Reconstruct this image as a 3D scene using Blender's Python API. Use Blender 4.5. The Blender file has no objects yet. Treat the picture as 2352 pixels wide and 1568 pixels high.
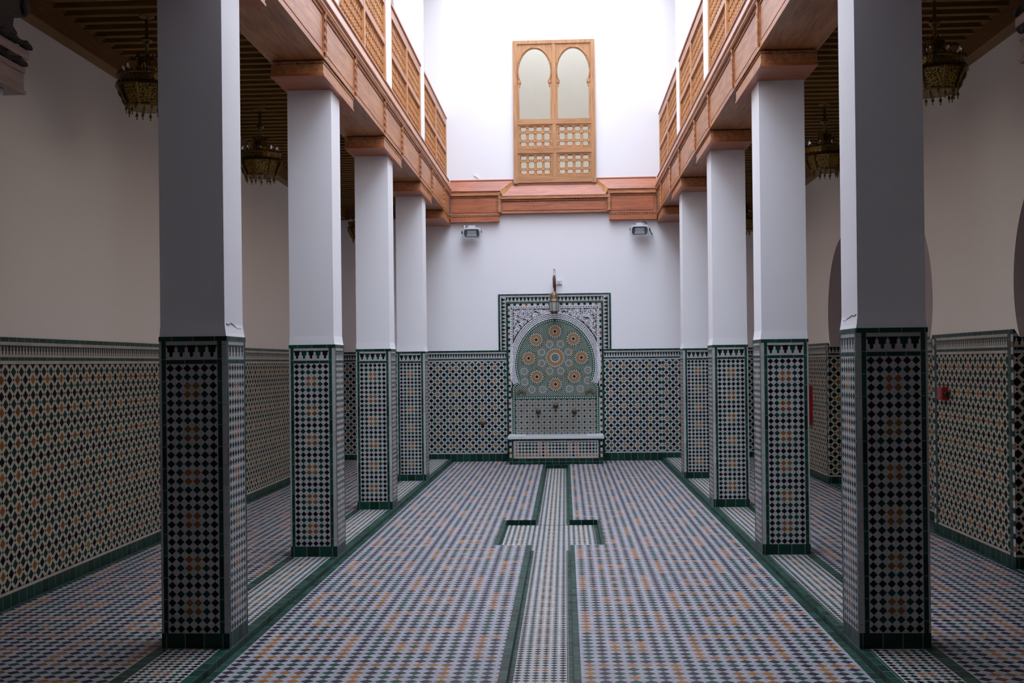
import bpy, math, random
from mathutils import Vector, Matrix
random.seed(7)
SC = bpy.context.scene
COL = SC.collection
PI = math.pi

# ------------------------------------------------------------------ mesh builder
class MB:
    def __init__(s):
        s.v = []; s.f = []; s.uv = []; s.m = []
    def face(s, pts, mi=0, uv=None):
        b = len(s.v)
        s.v += [tuple(p) for p in pts]
        s.f.append(tuple(range(b, b + len(pts))))
        if uv is None:
            n = Vector((0, 0, 0))
            for i in range(len(pts)):
                a = Vector(pts[i]); c = Vector(pts[(i + 1) % len(pts)])
                n += a.cross(c)
            ax, ay, az = abs(n.x), abs(n.y), abs(n.z)
            if ax >= ay and ax >= az: uv = [(p[1], p[2]) for p in pts]
            elif ay >= az: uv = [(p[0], p[2]) for p in pts]
            else: uv = [(p[0], p[1]) for p in pts]
        s.uv.append(uv); s.m.append(mi)
    def box(s, x0, x1, y0, y1, z0, z1, mi=0, skip=''):
        if x0 > x1: x0, x1 = x1, x0
        P = lambda a, b, c: ((x0, x1)[a], (y0, y1)[b], (z0, z1)[c])
        F = {'d': [P(0,0,0), P(0,1,0), P(1,1,0), P(1,0,0)], 'u': [P(0,0,1), P(1,0,1), P(1,1,1), P(0,1,1)],
             'f': [P(0,0,0), P(1,0,0), P(1,0,1), P(0,0,1)], 'b': [P(0,1,0), P(0,1,1), P(1,1,1), P(1,1,0)],
             'l': [P(0,0,0), P(0,0,1), P(0,1,1), P(0,1,0)], 'r': [P(1,0,0), P(1,1,0), P(1,1,1), P(1,0,1)]}
        for k, q in F.items():
            if k not in skip: s.face(q, mi)
    def rings(s, rings, mi=0, close=True, cap0=True, cap1=True):
        n = len(rings[0])
        for a, b in zip(rings, rings[1:]):
            for i in range(n if close else n - 1):
                j = (i + 1) % n
                s.face([a[i], a[j], b[j], b[i]], mi)
        if cap0 and close: s.face(list(reversed(rings[0])), mi)
        if cap1 and close: s.face(rings[-1], mi)
    def lathe(s, c, prof, n=12, mi=0, axis='z', ph=0.0):
        R = []
        for r, h in prof:
            ring = []
            for i in range(n):
                a = 2 * PI * i / n + ph
                u, w = r * math.cos(a), r * math.sin(a)
                if axis == 'z': p = (c[0] + u, c[1] + w, c[2] + h)
                elif axis == 'x': p = (c[0] + h, c[1] + u, c[2] + w)
                else: p = (c[0] + w, c[1] + h, c[2] + u)
                ring.append(p)
            R.append(ring)
        s.rings(R, mi)
    def tube(s, pts, r, n=6, mi=0, twist=0.0, flat=1.0, up0=None):
        pts = [Vector(p) for p in pts]
        R = []
        for i, p in enumerate(pts):
            t = (pts[min(i + 1, len(pts) - 1)] - pts[max(i - 1, 0)]).normalized()
            up = Vector(up0) if up0 else Vector((0, 0, 1)) if abs(t.z) < .9 else Vector((0, 1, 0))
            a = t.cross(up).normalized(); b = a.cross(t)
            rr = r[i] if isinstance(r, (list, tuple)) else r
            ring = []
            for k in range(n):
                g = 2 * PI * k / n + twist * i
                ring.append(tuple(p + a * rr * math.cos(g) + b * rr * flat * math.sin(g)))
            R.append(ring)
        s.rings(R, mi)
    def rope(s, p0, p1, r, mi=0, step=None):
        """a twisted square cord: reads as the carved rope mouldings"""
        p0, p1 = Vector(p0), Vector(p1)
        L = (p1 - p0).length
        n = max(4, int(L / (step or r * .55)))
        t = (p1 - p0).normalized()
        up = Vector((0, 0, 1)) if abs(t.z) < .9 else Vector((0, 1, 0))
        a = t.cross(up).normalized(); b = a.cross(t)
        R = []
        for i in range(n + 1):
            g = i * .36; ca, sa = math.cos(g), math.sin(g); p = p0.lerp(p1, i / n); ring = []
            for k in range(8):
                h = PI / 4 * k; x, y = r * math.cos(h), r * .55 * math.sin(h)
                ring.append(tuple(p + a * (x * ca - y * sa) + b * (x * sa + y * ca)))
            R.append(ring)
        s.rings(R, mi)
    def prism(s, poly, plane, d0, d1, mi=0, mis=None):
        """poly of 2-D points extruded; plane 'xz' (depth along y), 'yz' (along x), 'xy' (along z)"""
        f = {'xz': lambda p, d: (p[0], d, p[1]), 'yz': lambda p, d: (d, p[0], p[1]), 'xy': lambda p, d: (p[0], p[1], d)}[plane]
        a = [f(p, d0) for p in poly]; b = [f(p, d1) for p in poly]
        s.face(a, mi); s.face(list(reversed(b)), mi)
        for i in range(len(poly)):
            j = (i + 1) % len(poly)
            s.face([a[i], b[i], b[j], a[j]], mi if mis is None else mis)
    def build(s, name, mats, parent=None, smooth=False, loc=None):
        if not isinstance(mats, (list, tuple)): mats = [mats]
        off = Vector((0, 0, 0))
        if loc is not None: off = Vector(loc)
        elif parent is not None: off = Vector(parent.get('_o', (0, 0, 0)))
        me = bpy.data.meshes.new(name)
        me.from_pydata([tuple(Vector(p) - off) for p in s.v], [], s.f)
        ul = me.uv_layers.new(name='UVMap')
        k = 0
        for uv in s.uv:
            for q in uv:
                ul.data[k].uv = q; k += 1
        for mm in mats: me.materials.append(mm)
        me.polygons.foreach_set('material_index', s.m)
        if smooth: me.polygons.foreach_set('use_smooth', [True] * len(s.f))
        me.update()
        import bmesh
        bm = bmesh.new(); bm.from_mesh(me)
        bmesh.ops.remove_doubles(bm, verts=bm.verts, dist=1e-5)
        bmesh.ops.recalc_face_normals(bm, faces=bm.faces)
        bm.to_mesh(me); bm.free()
        if smooth:
            try: me.set_sharp_from_angle(angle=math.radians(40))
            except Exception: pass
        o = bpy.data.objects.new(name, me)
        COL.objects.link(o)
        if parent is not None:
            o.parent = parent; OFFS[o.name] = off
            o['_o'] = tuple(off)
        elif loc is not None:
            o.location = loc; o['_o'] = tuple(off)
        return o
OFFS = {}

def tag(o, label, cat, group=None):
    o['label'] = label; o['category'] = cat
    if group: o['group'] = group
    o['kind'] = 'thing'
    return o
def thing(name, label, cat, loc=(0, 0, 0), group=None):
    o = bpy.data.objects.new(name, None); COL.objects.link(o)
    o.location = loc; o['_o'] = tuple(loc); o.empty_display_size = .1
    return tag(o, label, cat, group)
def struct(mb, name, mats, parent=None, label=None):
    o = mb.build(name, mats, parent)
    if parent is None: o['kind'] = 'structure'
    if label: o['label'] = label
    return o
def copy_tree(o, parent=None):
    c = o.copy(); COL.objects.link(c)
    if parent is not None: c.parent = parent
    for ch in [q for q in bpy.data.objects if q.parent == o]: copy_tree(ch, c)
    return c
def clone(o, loc, label, group=None):
    c = copy_tree(o); c.location = loc; c['label'] = label
    if group: c['group'] = group
    return c

# ------------------------------------------------------------------ node maths
class X:
    nt = None
    def __init__(s, v): s.v = v
    def op(s, o, *a):
        n = X.nt.nodes.new('ShaderNodeMath'); n.operation = o
        for i, q in enumerate((s,) + a):
            q = q.v if isinstance(q, X) else q
            if isinstance(q, (int, float)): n.inputs[i].default_value = q
            else: X.nt.links.new(q, n.inputs[i])
        return X(n.outputs[0])
    def __add__(s, o): return s.op('ADD', o)
    def __sub__(s, o): return s.op('SUBTRACT', o)
    def __mul__(s, o): return s.op('MULTIPLY', o)
    def __truediv__(s, o): return s.op('DIVIDE', o)
    def __lt__(s, o): return s.op('LESS_THAN', o)
    def __gt__(s, o): return s.op('GREATER_THAN', o)
    def abs(s): return s.op('ABSOLUTE')
    def floor(s): return s.op('FLOOR')
    def round(s): return s.op('ROUND')
    def mod(s, o): return s.op('FLOORED_MODULO', o)
    def max(s, o): return s.op('MAXIMUM', o)
    def min(s, o): return s.op('MINIMUM', o)
    def eq(s, o): return s.op('COMPARE', o, 0.1)
    def inv(s): return X(1.0).op('SUBTRACT', s)
def mix(fac, a, b):
    n = X.nt.nodes.new('ShaderNodeMix'); n.data_type = 'RGBA'
    for sock, q in ((n.inputs[0], fac), (n.inputs[6], a), (n.inputs[7], b)):
        q = q.v if isinstance(q, X) else q
        if isinstance(q, (int, float)): sock.default_value = q
        elif isinstance(q, tuple): sock.default_value = (q[0], q[1], q[2], 1)
        else: X.nt.links.new(q, sock)
    return X(n.outputs[2])
def node(t, **kw):
    n = X.nt.nodes.new(t)
    for k, v in kw.items():
        if k in n.inputs: n.inputs[k].default_value = v
        else: setattr(n, k, v)
    return n
def link(a, b): X.nt.links.new(a.v if isinstance(a, X) else a, b)
def new_mat(name, rough=.5, spec=.5, metal=0.0, col=(.8, .8, .8)):
    m = bpy.data.materials.new(name); m.use_nodes = True
    X.nt = m.node_tree
    p = m.node_tree.nodes['Principled BSDF']
    p.inputs['Roughness'].default_value = rough
    p.inputs['Specular IOR Level'].default_value = spec
    p.inputs['Metallic'].default_value = metal
    p.inputs['Base Color'].default_value = (*col, 1)
    return m, p
def uvxy():
    n = node('ShaderNodeUVMap'); n.uv_map = 'UVMap'
    s = node('ShaderNodeSeparateXYZ'); link(n.outputs[0], s.inputs[0])
    return X(s.outputs[0]), X(s.outputs[1])
def objco(scale=(1, 1, 1)):
    t = node('ShaderNodeTexCoord'); mp = node('ShaderNodeMapping')
    mp.inputs['Scale'].default_value = scale
    link(t.outputs['Object'], mp.inputs[0]); return mp.outputs[0]
def rnd(i, j, k=0.0):
    c = node('ShaderNodeCombineXYZ'); link(i, c.inputs[0]); link(j, c.inputs[1]); c.inputs[2].default_value = k
    w = node('ShaderNodeTexWhiteNoise'); w.noise_dimensions = '3D'; link(c.outputs[0], w.inputs[0])
    return X(w.outputs[0])
def vary(colr, fac, lo=.72, hi=1.18):
    h = node('ShaderNodeHueSaturation'); h.inputs['Saturation'].default_value = 1
    v = fac * (hi - lo) + lo
    link(v, h.inputs['Value']); link(colr, h.inputs['Color'])
    return X(h.outputs[0])
def bump(p, h, strength=.3, dist=.002):
    b = node('ShaderNodeBump'); b.inputs['Strength'].default_value = strength; b.inputs['Distance'].default_value = dist
    link(h, b.inputs['Height']); link(b.outputs[0], p.inputs['Normal'])

GREEN = (.006, .034, .023); BLACK = (.005, .004, .007); ORANGE = (.21, .083, .016); WHITE = (.43, .42, .415); GROUT = (.26, .25, .22)
PITCH = .0477
def glaze(name, fn, rough=.34, spec=.14):
    """tile material: fn returns (colour, height)"""
    m, p = new_mat(name, rough, spec)
    u, v = uvxy()
    c, h = fn(u, v)
    n = node('ShaderNodeTexNoise'); n.inputs['Scale'].default_value = 9; n.inputs['Detail'].default_value = 4
    link(objco(), n.inputs['Vector'])
    hs = node('ShaderNodeHueSaturation'); link(X(n.outputs[0]) * -.35 + 1.17, hs.inputs['Value']); link(c, hs.inputs['Color']); c = X(hs.outputs[0])
    link(c, p.inputs['Base Color'])
    link(X(n.outputs[0]) * .25 + (rough - .12), p.inputs['Roughness'])
    if h is not None: bump(p, h, .35, .0015)
    return m
def f_column(u, v):
    a, b = u / PITCH, v / PITCH
    i, j = a.floor(), b.floor()
    d = (a - i - .5).abs() + (b - j - .5).abs()
    ci = (i.mod(6.) - 2.5).abs().round()      # 2.5,1.5,.5 -> 3(2),2,1(0)
    e = (i.mod(6.) - 2.5).abs()
    jm = j.mod(5.)
    jd = (jm - 2.5).abs()                      # 2.5,1.5,.5,.5,1.5
    r = (e / 1.0).max(jd)                      # .5 orange, 1.5 green, 2.5 black
    c = mix(r > 1., ORANGE, mix(r > 2., GREEN, BLACK))
    c = vary(c, rnd(i, j))
    w = vary(mix(0., WHITE, WHITE), rnd((a + b).floor(), (a - b).floor(), 3.), .9, 1.06)
    return mix(d < .465, w, c), (d - .48).abs() * -1.0
def f_floor(pp):
    def f(u, v):
        a, b = u / pp, v / pp
        i, j = a.floor(), b.floor()
        d = (a - i - .5).abs() + (b - j - .5).abs()
        di = (i.mod(8.) - 4.).abs(); dj = (j.mod(8.) - 4.).abs()
        r = di.max(dj)
        typ = ((i / 8.).floor() + (j / 8.).floor()).mod(2.)
        c1 = mix(typ, ORANGE, GREEN); c2 = mix(typ, GREEN, ORANGE)
        c = mix(r.eq(1.), c1, c2)
        c = mix(r.eq(3.), c, c1)
        c = mix(r.eq(2.).max(r.eq(4.)), c, (.016, .011, .018))
        c = vary(c, rnd(i, j), .65, 1.5)
        w = vary(mix(0., (.325, .32, .35), (.325, .32, .35)), rnd((a + b).floor(), (a - b).floor(), 3.), .88, 1.06)
        return mix(d < .475, w, c), (d - .49).abs() * -1.0
    return f
def f_wall(pp, WHITE=WHITE):
    def f(u, v):
        a, b = u / pp, v / pp
        s, t = a + b, a - b
        si, ti = s.round(), t.round()
        fs, ft = (s - si).abs(), (t - ti).abs()
        k = (si + ti)
        main = k.mod(2.) < .5
        ia = (k / 2.).mod(2.); ib = ((si - ti) / 2.).mod(2.)
        c = mix(main, GREEN, mix(ia.eq(1.) * ib.eq(1.), BLACK, ORANGE))
        c = vary(c, rnd(si, ti), .6, 1.25)
        c = mix(fs.max(ft) < .335, WHITE, c)
        c = mix(fs.min(ft) > .395, c, BLACK)
        return c, None
    return f
def f_merlon(u, v, pp=.0557, H=.068, WHITE=WHITE):
    a = u / pp; i = a.floor(); x = (a - i - .5).abs() * 2.
    t = v * -1.0 / H                                    # v = 0 at the top of the frieze, negative below
    w1 = (t < .13) * .96
    w2 = (t > .129) * (t < .26) * (X(.96) - (t - .13) * 2.1)
    w3 = (t > .259) * (t < .58) * .68
    w4 = (t > .579) * (t < .88) * .34
    w5 = (t > .879) * (t < 1.) * (X(.34) - (t - .88) * 2.8)
    w = w1 + w2 + w3 + w4 + w5
    c = mix(i.mod(2.), BLACK, GREEN)
    return mix((x < w) * (t > 0.), WHITE, c), None
def f_joint(colr, tw, th, lo=.6, hi=1.5):
    def f(u, v):
        a, b = u / tw, v / th
        i, j = a.floor(), b.floor()
        fx = ((a - i - .5).abs() - .5).abs() * tw; fy = ((b - j - .5).abs() - .5).abs() * th
        c = vary(mix(0., colr, colr), rnd(i, j), lo, hi)
        g = fx.min(fy)
        return mix(g < .0016, c, GROUT), None
    return f
def f_chain(u, v):
    """edge strip: white lozenges split by coloured ones"""
    a = v / .094; i = a.floor(); fr = a - i
    k = i.mod(4.)
    c = mix(k.eq(1.).max(k.eq(3.)), BLACK, mix(k.eq(3.), ORANGE, GREEN))
    notch = (fr - .5).abs()
    return mix(notch < .22, WHITE, c), None
def f_dots(u, v):
    pp = .0925
    a, b = u / pp, v / pp
    i, j = a.round(), b.round()
    d0 = (a - i) * (a - i) + (b - j) * (b - j)
    i2, j2 = (a - .5).round() + .5, (b - .5).round() + .5
    d1 = (a - i2) * (a - i2) + (b - j2) * (b - j2)
    s, t = (a + b) * 4., (a - b) * 4.
    q = (s - s.round()).abs().max((t - t.round()).abs())
    c = mix(q < .30, (.42, .44, .41), mix(rnd(s.round(), t.round()) > .5, BLACK, GREEN))
    ring = (d0 > .030) * (d0 < .075)
    ring2 = (d1 > .030) * (d1 < .075)
    c = mix(d0 < .030, c, BLACK); c = mix(d1 < .030, c, (.30, .13, .05))
    gl = (((a * 2.) - (a * 2.).round()).abs() < .05).max(((b * 2.) - (b * 2.).round()).abs() < .05)
    c = mix(gl * (d0 > .08) * (d1 > .08), c, GREEN)
    return c, None
def f_fill(u, v):
    pp = .033
    a, b = u / pp, v / pp
    s, t = a + b, a - b
    si, ti = s.round(), t.round()
    r2 = (s - si) * (s - si) + (t - ti) * (t - ti)
    q3 = (s - si).abs().max((t - ti).abs())
    k = rnd(si, ti)
    odd = (si + ti).mod(2.)
    c = mix(odd.eq(1.), mix(k > .75, GREEN, (.02, .08, .06)), mix(k > .8, BLACK, GREEN))
    c = mix((odd.eq(1.) * (q3 < .34)).max(odd.eq(0.) * (r2 < .15)), (.33, .38, .32), c)
    star = ((s - si).abs() > .44) * ((t - ti).abs() > .44)
    return mix(star, c, BLACK), None
M = {}
M['column'] = glaze('zellige_column', f_column)
M['floor'] = glaze('zellige_floor', f_floor(.075), .42, .22)
M['wall'] = glaze('zellige_wall', f_wall(.1053), .45, .08)
M['merlon'] = glaze('zellige_frieze', f_merlon)
WARMLIT = (.44, .375, .29)  # white tile with the gallery's warm light mixed into its colour
M['wallwarmlit'] = glaze('zellige_warm_lit_wall', f_wall(.1053, WARMLIT), .55, .06)
M['merlonwall'] = glaze('zellige_wall_frieze', lambda u, v: f_merlon(u, v, .0425, .066))
M['merlonwarmlit'] = glaze('zellige_warm_lit_frieze', lambda u, v: f_merlon(u, v, .0425, .066, WARMLIT))
M['merlonbig'] = glaze('zellige_fountain_frieze', lambda u, v: f_merlon(u, v, .0605, .066))
M['green'] = glaze('green_tile', f_joint(GREEN, .105, .4))
M['greenband'] = glaze('green_band_tile', f_joint((.012, .044, .031), .4, .12))
M['greenflat'] = glaze('green_tile_plain', f_joint((.007, .038, .025), .12, .12, .5, 1.7))
M['white'] = glaze('white_tile', f_joint(WHITE, .2, .11, .9, 1.08))
M['warmlittile'] = glaze('warm_lit_white_tile', f_joint(WARMLIT, .2, .11, .9, 1.08))
M['chain'] = glaze('edge_tile', f_chain)
M['dots'] = glaze('fountain_dot_tile', f_dots)
M['fill'] = glaze('fountain_fine_tile', f_fill)
def f_basin(u, v):
    pp = .0522
    a, b = u / pp, v / pp
    i, j = a.floor(), b.floor()
    d = (a - i - .5).abs() + (b - j - .5).abs()
    k = i.mod(9.)
    c = mix(k.eq(8.).max(j.eq(2.) * k.eq(3.)), GREEN, BLACK)
    c = mix(k.eq(7.).max(k.eq(0.)).max(j.eq(0.) * k.eq(8.).inv()), c, (.34, .15, .06))
    c = mix(k.eq(3.).max(k.eq(4.)) * (j > 1.5), c, BLACK)
    return mix(d < .46, WHITE, vary(c, rnd(i, j))), None
M['basin'] = glaze('basin_tile', f_basin)

def plaster(name, col, stain=.0, rough=.75):
    m, p = new_mat(name, rough, .25)
    n = node('ShaderNodeTexNoise'); n.inputs['Scale'].default_value = 1.3; n.inputs['Detail'].default_value = 5
    link(objco(), n.inputs['Vector'])
    c = mix(X(n.outputs[0]) * .35, col, tuple(q * .93 for q in col))
    link(c, p.inputs['Base Color'])
    n2 = node('ShaderNodeTexNoise'); n2.inputs['Scale'].default_value = 60; n2.inputs['Detail'].default_value = 4
    n3 = node('ShaderNodeTexNoise'); n3.inputs['Scale'].default_value = 4; n3.inputs['Detail'].default_value = 2
    link(objco(), n2.inputs['Vector']); link(objco(), n3.inputs['Vector'])
    bump(p, X(n2.outputs[0]) * .4 + X(n3.outputs[0]) * 2., .25, .004)
    return m
M['plaster'] = plaster('white_plaster', (.86, .835, .85))
M['cream'] = plaster('cream_plaster', (.88, .80, .685))
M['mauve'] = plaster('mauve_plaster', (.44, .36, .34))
M['stucco'] = plaster('carved_stucco', (.78, .77, .80))
M['stuccodark'] = plaster('painted_shade_and_crack', (.06, .045, .045))  # dark colour paints in the shade behind the carving; cracks share it
M['beige'] = plaster('beige_wall', (.58, .53, .43))

def wood(name, axis, light, dark, rough=.42, spec=.5, coat=.25, scale=1.0):
    m, p = new_mat(name, rough, spec)
    sc = {'x': (1.2, 14, 14), 'y': (14, 1.2, 14), 'z': (14, 14, 1.2)}[axis]
    v = objco(tuple(q * scale for q in sc))
    n = node('ShaderNodeTexNoise'); n.inputs['Scale'].default_value = 1.6; n.inputs['Detail'].default_value = 6; n.inputs['Distortion'].default_value = 1.2
    link(v, n.inputs['Vector'])
    n2 = node('ShaderNodeTexNoise'); n2.inputs['Scale'].default_value = 7; n2.inputs['Detail'].default_value = 3
    link(v, n2.inputs['Vector'])
    n3 = node('ShaderNodeTexNoise'); n3.inputs['Scale'].default_value = .9; n3.inputs['Detail'].default_value = 2
    link(objco(), n3.inputs['Vector'])
    r = node('ShaderNodeValToRGB')
    r.color_ramp.elements[0].position = .36; r.color_ramp.elements[0].color = (*dark, 1)
    r.color_ramp.elements[1].position = .62; r.color_ramp.elements[1].color = (*light, 1)
    link(X(n.outputs[0]) * .6 + X(n2.outputs[0]) * .2 + X(n3.outputs[0]) * .2, r.inputs[0])
    link(r.outputs[0], p.inputs['Base Color'])
    p.inputs['Coat Weight'].default_value = coat; p.inputs['Coat Roughness'].default_value = .3
    bump(p, X(n2.outputs[0]), .15, .001)
    return m
LW, DW = (.54, .235, .088), (.27, .078, .026)
for a in 'xyz': M['wood' + a] = wood('cedar_' + a, a, LW, DW)
M['woodpale'] = wood('cedar_lattice', 'z', (.58, .27, .085), (.40, .15, .042), .5)
M['woodend'] = wood('cedar_dark_red', 'x', (.50, .145, .043), (.27, .06, .018))
M['joist'] = wood('ceiling_joist', 'x', (.26, .135, .030), (.17, .082, .016), .6, .15, 0)
M['window'] = wood('window_cedar', 'z', (.52, .27, .115), (.36, .15, .055), .5, .4, .05)
M['windowx'] = wood('window_cedar_x', 'x', (.50, .255, .105), (.33, .13, .048), .5, .4, .05)
M['corbeldark'] = wood('blackened_wood', 'y', (.05, .028, .02), (.015, .008, .006), .6, .3, 0)
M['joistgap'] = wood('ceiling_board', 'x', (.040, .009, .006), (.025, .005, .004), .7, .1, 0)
M['plate'] = wood('wall_plate', 'y', (.27, .12, .028), (.17, .068, .013), .55, .4, .1)
M['corbel'] = wood('old_carved_wood', 'y', (.46, .32, .25), (.22, .13, .10), .5)

def simple(name, col, rough=.5, metal=0., spec=.5):
    m, p = new_mat(name, rough, spec, metal, col)
    n = node('ShaderNodeTexNoise'); n.inputs['Scale'].default_value = 25; n.inputs['Detail'].default_value = 3
    link(objco(), n.inputs['Vector'])
    c = mix(X(n.outputs[0]) * .5, col, tuple(q * .75 for q in col)); link(c, p.inputs['Base Color'])
    return m
def brass(name, col, pierce):
    m, p = new_mat(name, .38, .5, .9, col)
    v = node('ShaderNodeTexVoronoi'); v.inputs['Scale'].default_value = pierce; v.feature = 'F1'
    link(objco(), v.inputs['Vector'])
    c = mix(X(v.outputs['Distance']) < .43, col, tuple(q * .06 for q in col))
    link(c, p.inputs['Base Color'])
    return m
M['brass'] = simple('aged_brass', (.20, .13, .038), .4, .85)
M['brasspierced'] = brass('pierced_brass', (.19, .12, .032), 120)
M['brasspanel'] = brass('pierced_brass_panel', (.27, .165, .04), 90)
M['glass'], _p = new_mat('bulb_glass', .05, .5, 0, (.9, .9, .92)); _p.inputs['Transmission Weight'].default_value = 1.0
M['frost'] = simple('frosted_pane', (.40, .43, .45), .25)
M['bronze'] = simple('lantern_bronze', (.20, .14, .085), .5, .6)
M['copper'] = simple('copper_arm', (.17, .065, .035), .35, .7)
M['grey'] = simple('floodlight_grey', (.55, .57, .60), .45)
M['dark'] = simple('dark_plastic', (.012, .012, .016), .5)
M['slate'] = simple('floodlight_inside', (.075, .085, .105), .35)
M['reflector'] = simple('floodlight_reflector', (.62, .62, .60), .3, .85)
M['red'] = simple('red_paint', (.36, .012, .018), .4)
M['redpale'] = simple('red_plate', (.30, .055, .06), .5)
M['plastic'] = simple('white_plastic', (.72, .72, .74), .4)
M['rod'] = simple('steel_rod', (.42, .42, .45), .4, .6)
M['marble'] = simple('white_marble', (.66, .66, .68), .3)
M['orange'] = simple('orange_zellige', (.30, .12, .02), .35, 0, .2)
M['black'] = simple('black_zellige', (.007, .006, .009), .35, 0, .2)
M['greenz'] = simple('green_zellige', (.010, .066, .042), .35, 0, .2)
M['whitez'] = simple('white_zellige', (.47, .48, .45), .35, 0, .2)
M['spout'] = simple('old_brass_spout', (.09, .085, .055), .5, .5)

# ------------------------------------------------------------------ measured plan
XWL, XWR = -3.63, 3.29            # gallery walls
YE = 17.70                        # end wall
LX0, LX1 = -2.23, -1.853          # left columns
RX0, RX1 = 1.557, 1.934           # right columns
LY = [5.93 + 2.843 * k for k in range(4)]
RY = [5.943 + 2.866 * k for k in range(4)]
CD = .35                          # column depth
HD = 1.715                        # tiled height of the columns
HW = 1.755                        # tiled height of the walls
SL = -1.846; SR = 1.553           # step edges
ZC = -.04; ZCH = -.09             # courtyard, channel
CX = -.147                        # channel axis
Y0 = -1.6                         # back of the porch

# ------------------------------------------------------------------ floors
def zquad(mb, x0, x1, y0, y1, z, mi, org=(0, 0), swap=False):
    p = [(x0, y0, z), (x1, y0, z), (x1, y1, z), (x0, y1, z)]
    uv = [((q[1] - org[1], q[0] - org[0]) if swap else (q[0] - org[0], q[1] - org[1])) for q in p]
    mb.face(p, mi, uv)
fm = [M['floor'], M['column'], M['greenband'], M['greenflat']]
YF = 4.6
f = MB()
# courtyard field around the sunken cross
ax0, ax1, ay0, ay1 = -.602, .305, 9.56, 11.07
cx0, cx1 = -.312, .029
fo = (SL + .045, YF)
for r in ((SL + .046, cx0 - .043, YF, 9.56), (cx1 + .036, SR - .046, YF, 9.56),
          (SL + .046, ax0 - .043, 9.56, 11.07), (ax1 + .03, SR - .046, 9.56, 11.07),
          (SL + .046, cx0 - .043, 11.07, YE), (cx1 + .036, SR - .046, 11.07, YE)):
    zquad(f, *r, ZC, 0, fo)
for r in ((ax0 - .043, ax0, ay0, ay1), (ax1, ax1 + .03, ay0, ay1), (cx0 - .043, cx0, YF, ay0), (cx1, cx1 + .036, YF, ay0),
          (cx0 - .043, cx0, ay1, YE), (cx1, cx1 + .036, ay1, YE)):
    zquad(f, *r, ZC, 2)
zquad(f, cx0, cx1, 17.0, YE, ZC, 2)
zquad(f, SL, SL + .046, YF, YE, ZC, 2); zquad(f, SR - .046, SR, YF, YE, ZC, 2)
# channel bottom
co = (CX - 3 * PITCH, 0)
zquad(f, cx0 + .026, cx1 - .036, YF, ay0, ZCH, 1, co); zquad(f, cx0 + .026, cx1 - .036, ay1, 16.94, ZCH, 1, co)
zquad(f, cx0, cx0 + .026, YF, ay0, ZCH, 2); zquad(f, cx1 - .036, cx1, YF, ay0, ZCH, 2)
zquad(f, cx0, cx0 + .026, ay1, 17.0, ZCH, 2); zquad(f, cx1 - .036, cx1, ay1, 17.0, ZCH, 2)
zquad(f, cx0 + .026, cx1 - .036, 16.94, 17.0, ZCH, 2)
zquad(f, ax0 + .018, ax1 - .036, ay0, ay1 - .02, ZCH, 1, co)
zquad(f, ax0, ax0 + .018, ay0, ay1, ZCH, 2); zquad(f, ax1 - .036, ax1, ay0, ay1, ZCH, 2); zquad(f, ax0 + .018, ax1 - .036, ay1 - .02, ay1, ZCH, 3)
# channel risers
def riser(x0, y0, x1, y1, za, zb, mi=3):
    f.face([(x0, y0, za), (x1, y1, za), (x1, y1, zb), (x0, y0, zb)], mi, [(0, za), (math.hypot(x1 - x0, y1 - y0), za), (math.hypot(x1 - x0, y1 - y0), zb), (0, zb)])
for a in ((cx0, YF, cx0, ay0), (cx1, YF, cx1, ay0), (cx0, ay1, cx0, 17.0), (cx1, ay1, cx1, 17.0), (ax0, ay0, ax0, ay1), (ax1, ay0, ax1, ay1),
          (ax0, ay0, cx0, ay0), (cx1, ay0, ax1, ay0), (ax0, ay1, cx0, ay1), (cx1, ay1, ax1, ay1), (cx0, 17.0, cx1, 17.0)):
    riser(*a, ZCH, ZC)
# raised gallery floors
riser(SL, YF, SL, YE, ZC, 0); riser(SR, YF, SR, YE, ZC, 0)
for sgn, S, W in ((-1, SL, XWL), (1, SR, XWR)):
    e = S + sgn * .03; e2 = S + sgn * .059; t = e2 + sgn * 6 * PITCH; g = t + sgn * .072
    w = W - sgn * .05
    q = lambda a, b: (min(a, b), max(a, b))
    zquad(f, *q(S, e), YF, YE, 0, 2); zquad(f, *q(e, e2), YF, YE, 0, 2)
    o = (min(e2, t), YF)
    zquad(f, *q(e2, t), YF, YE, 0, 1, o)
    zquad(f, *q(t, g), YF, YE, 0, 2)
    zquad(f, *q(g, w), YF, YE, 0, 0, (g, YF + .3))
    zquad(f, *q(w, W), YF, YE, 0, 2)
# porch floor where the camera stands
zquad(f, XWL, XWR, Y0, YF, ZC, 0, (0, 0))
for x0, x1 in ((XWL, SL), (SR, XWR)): riser(x0, YF, x1, YF, ZC, 0)
floor = struct(f, 'floor', fm)

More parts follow.
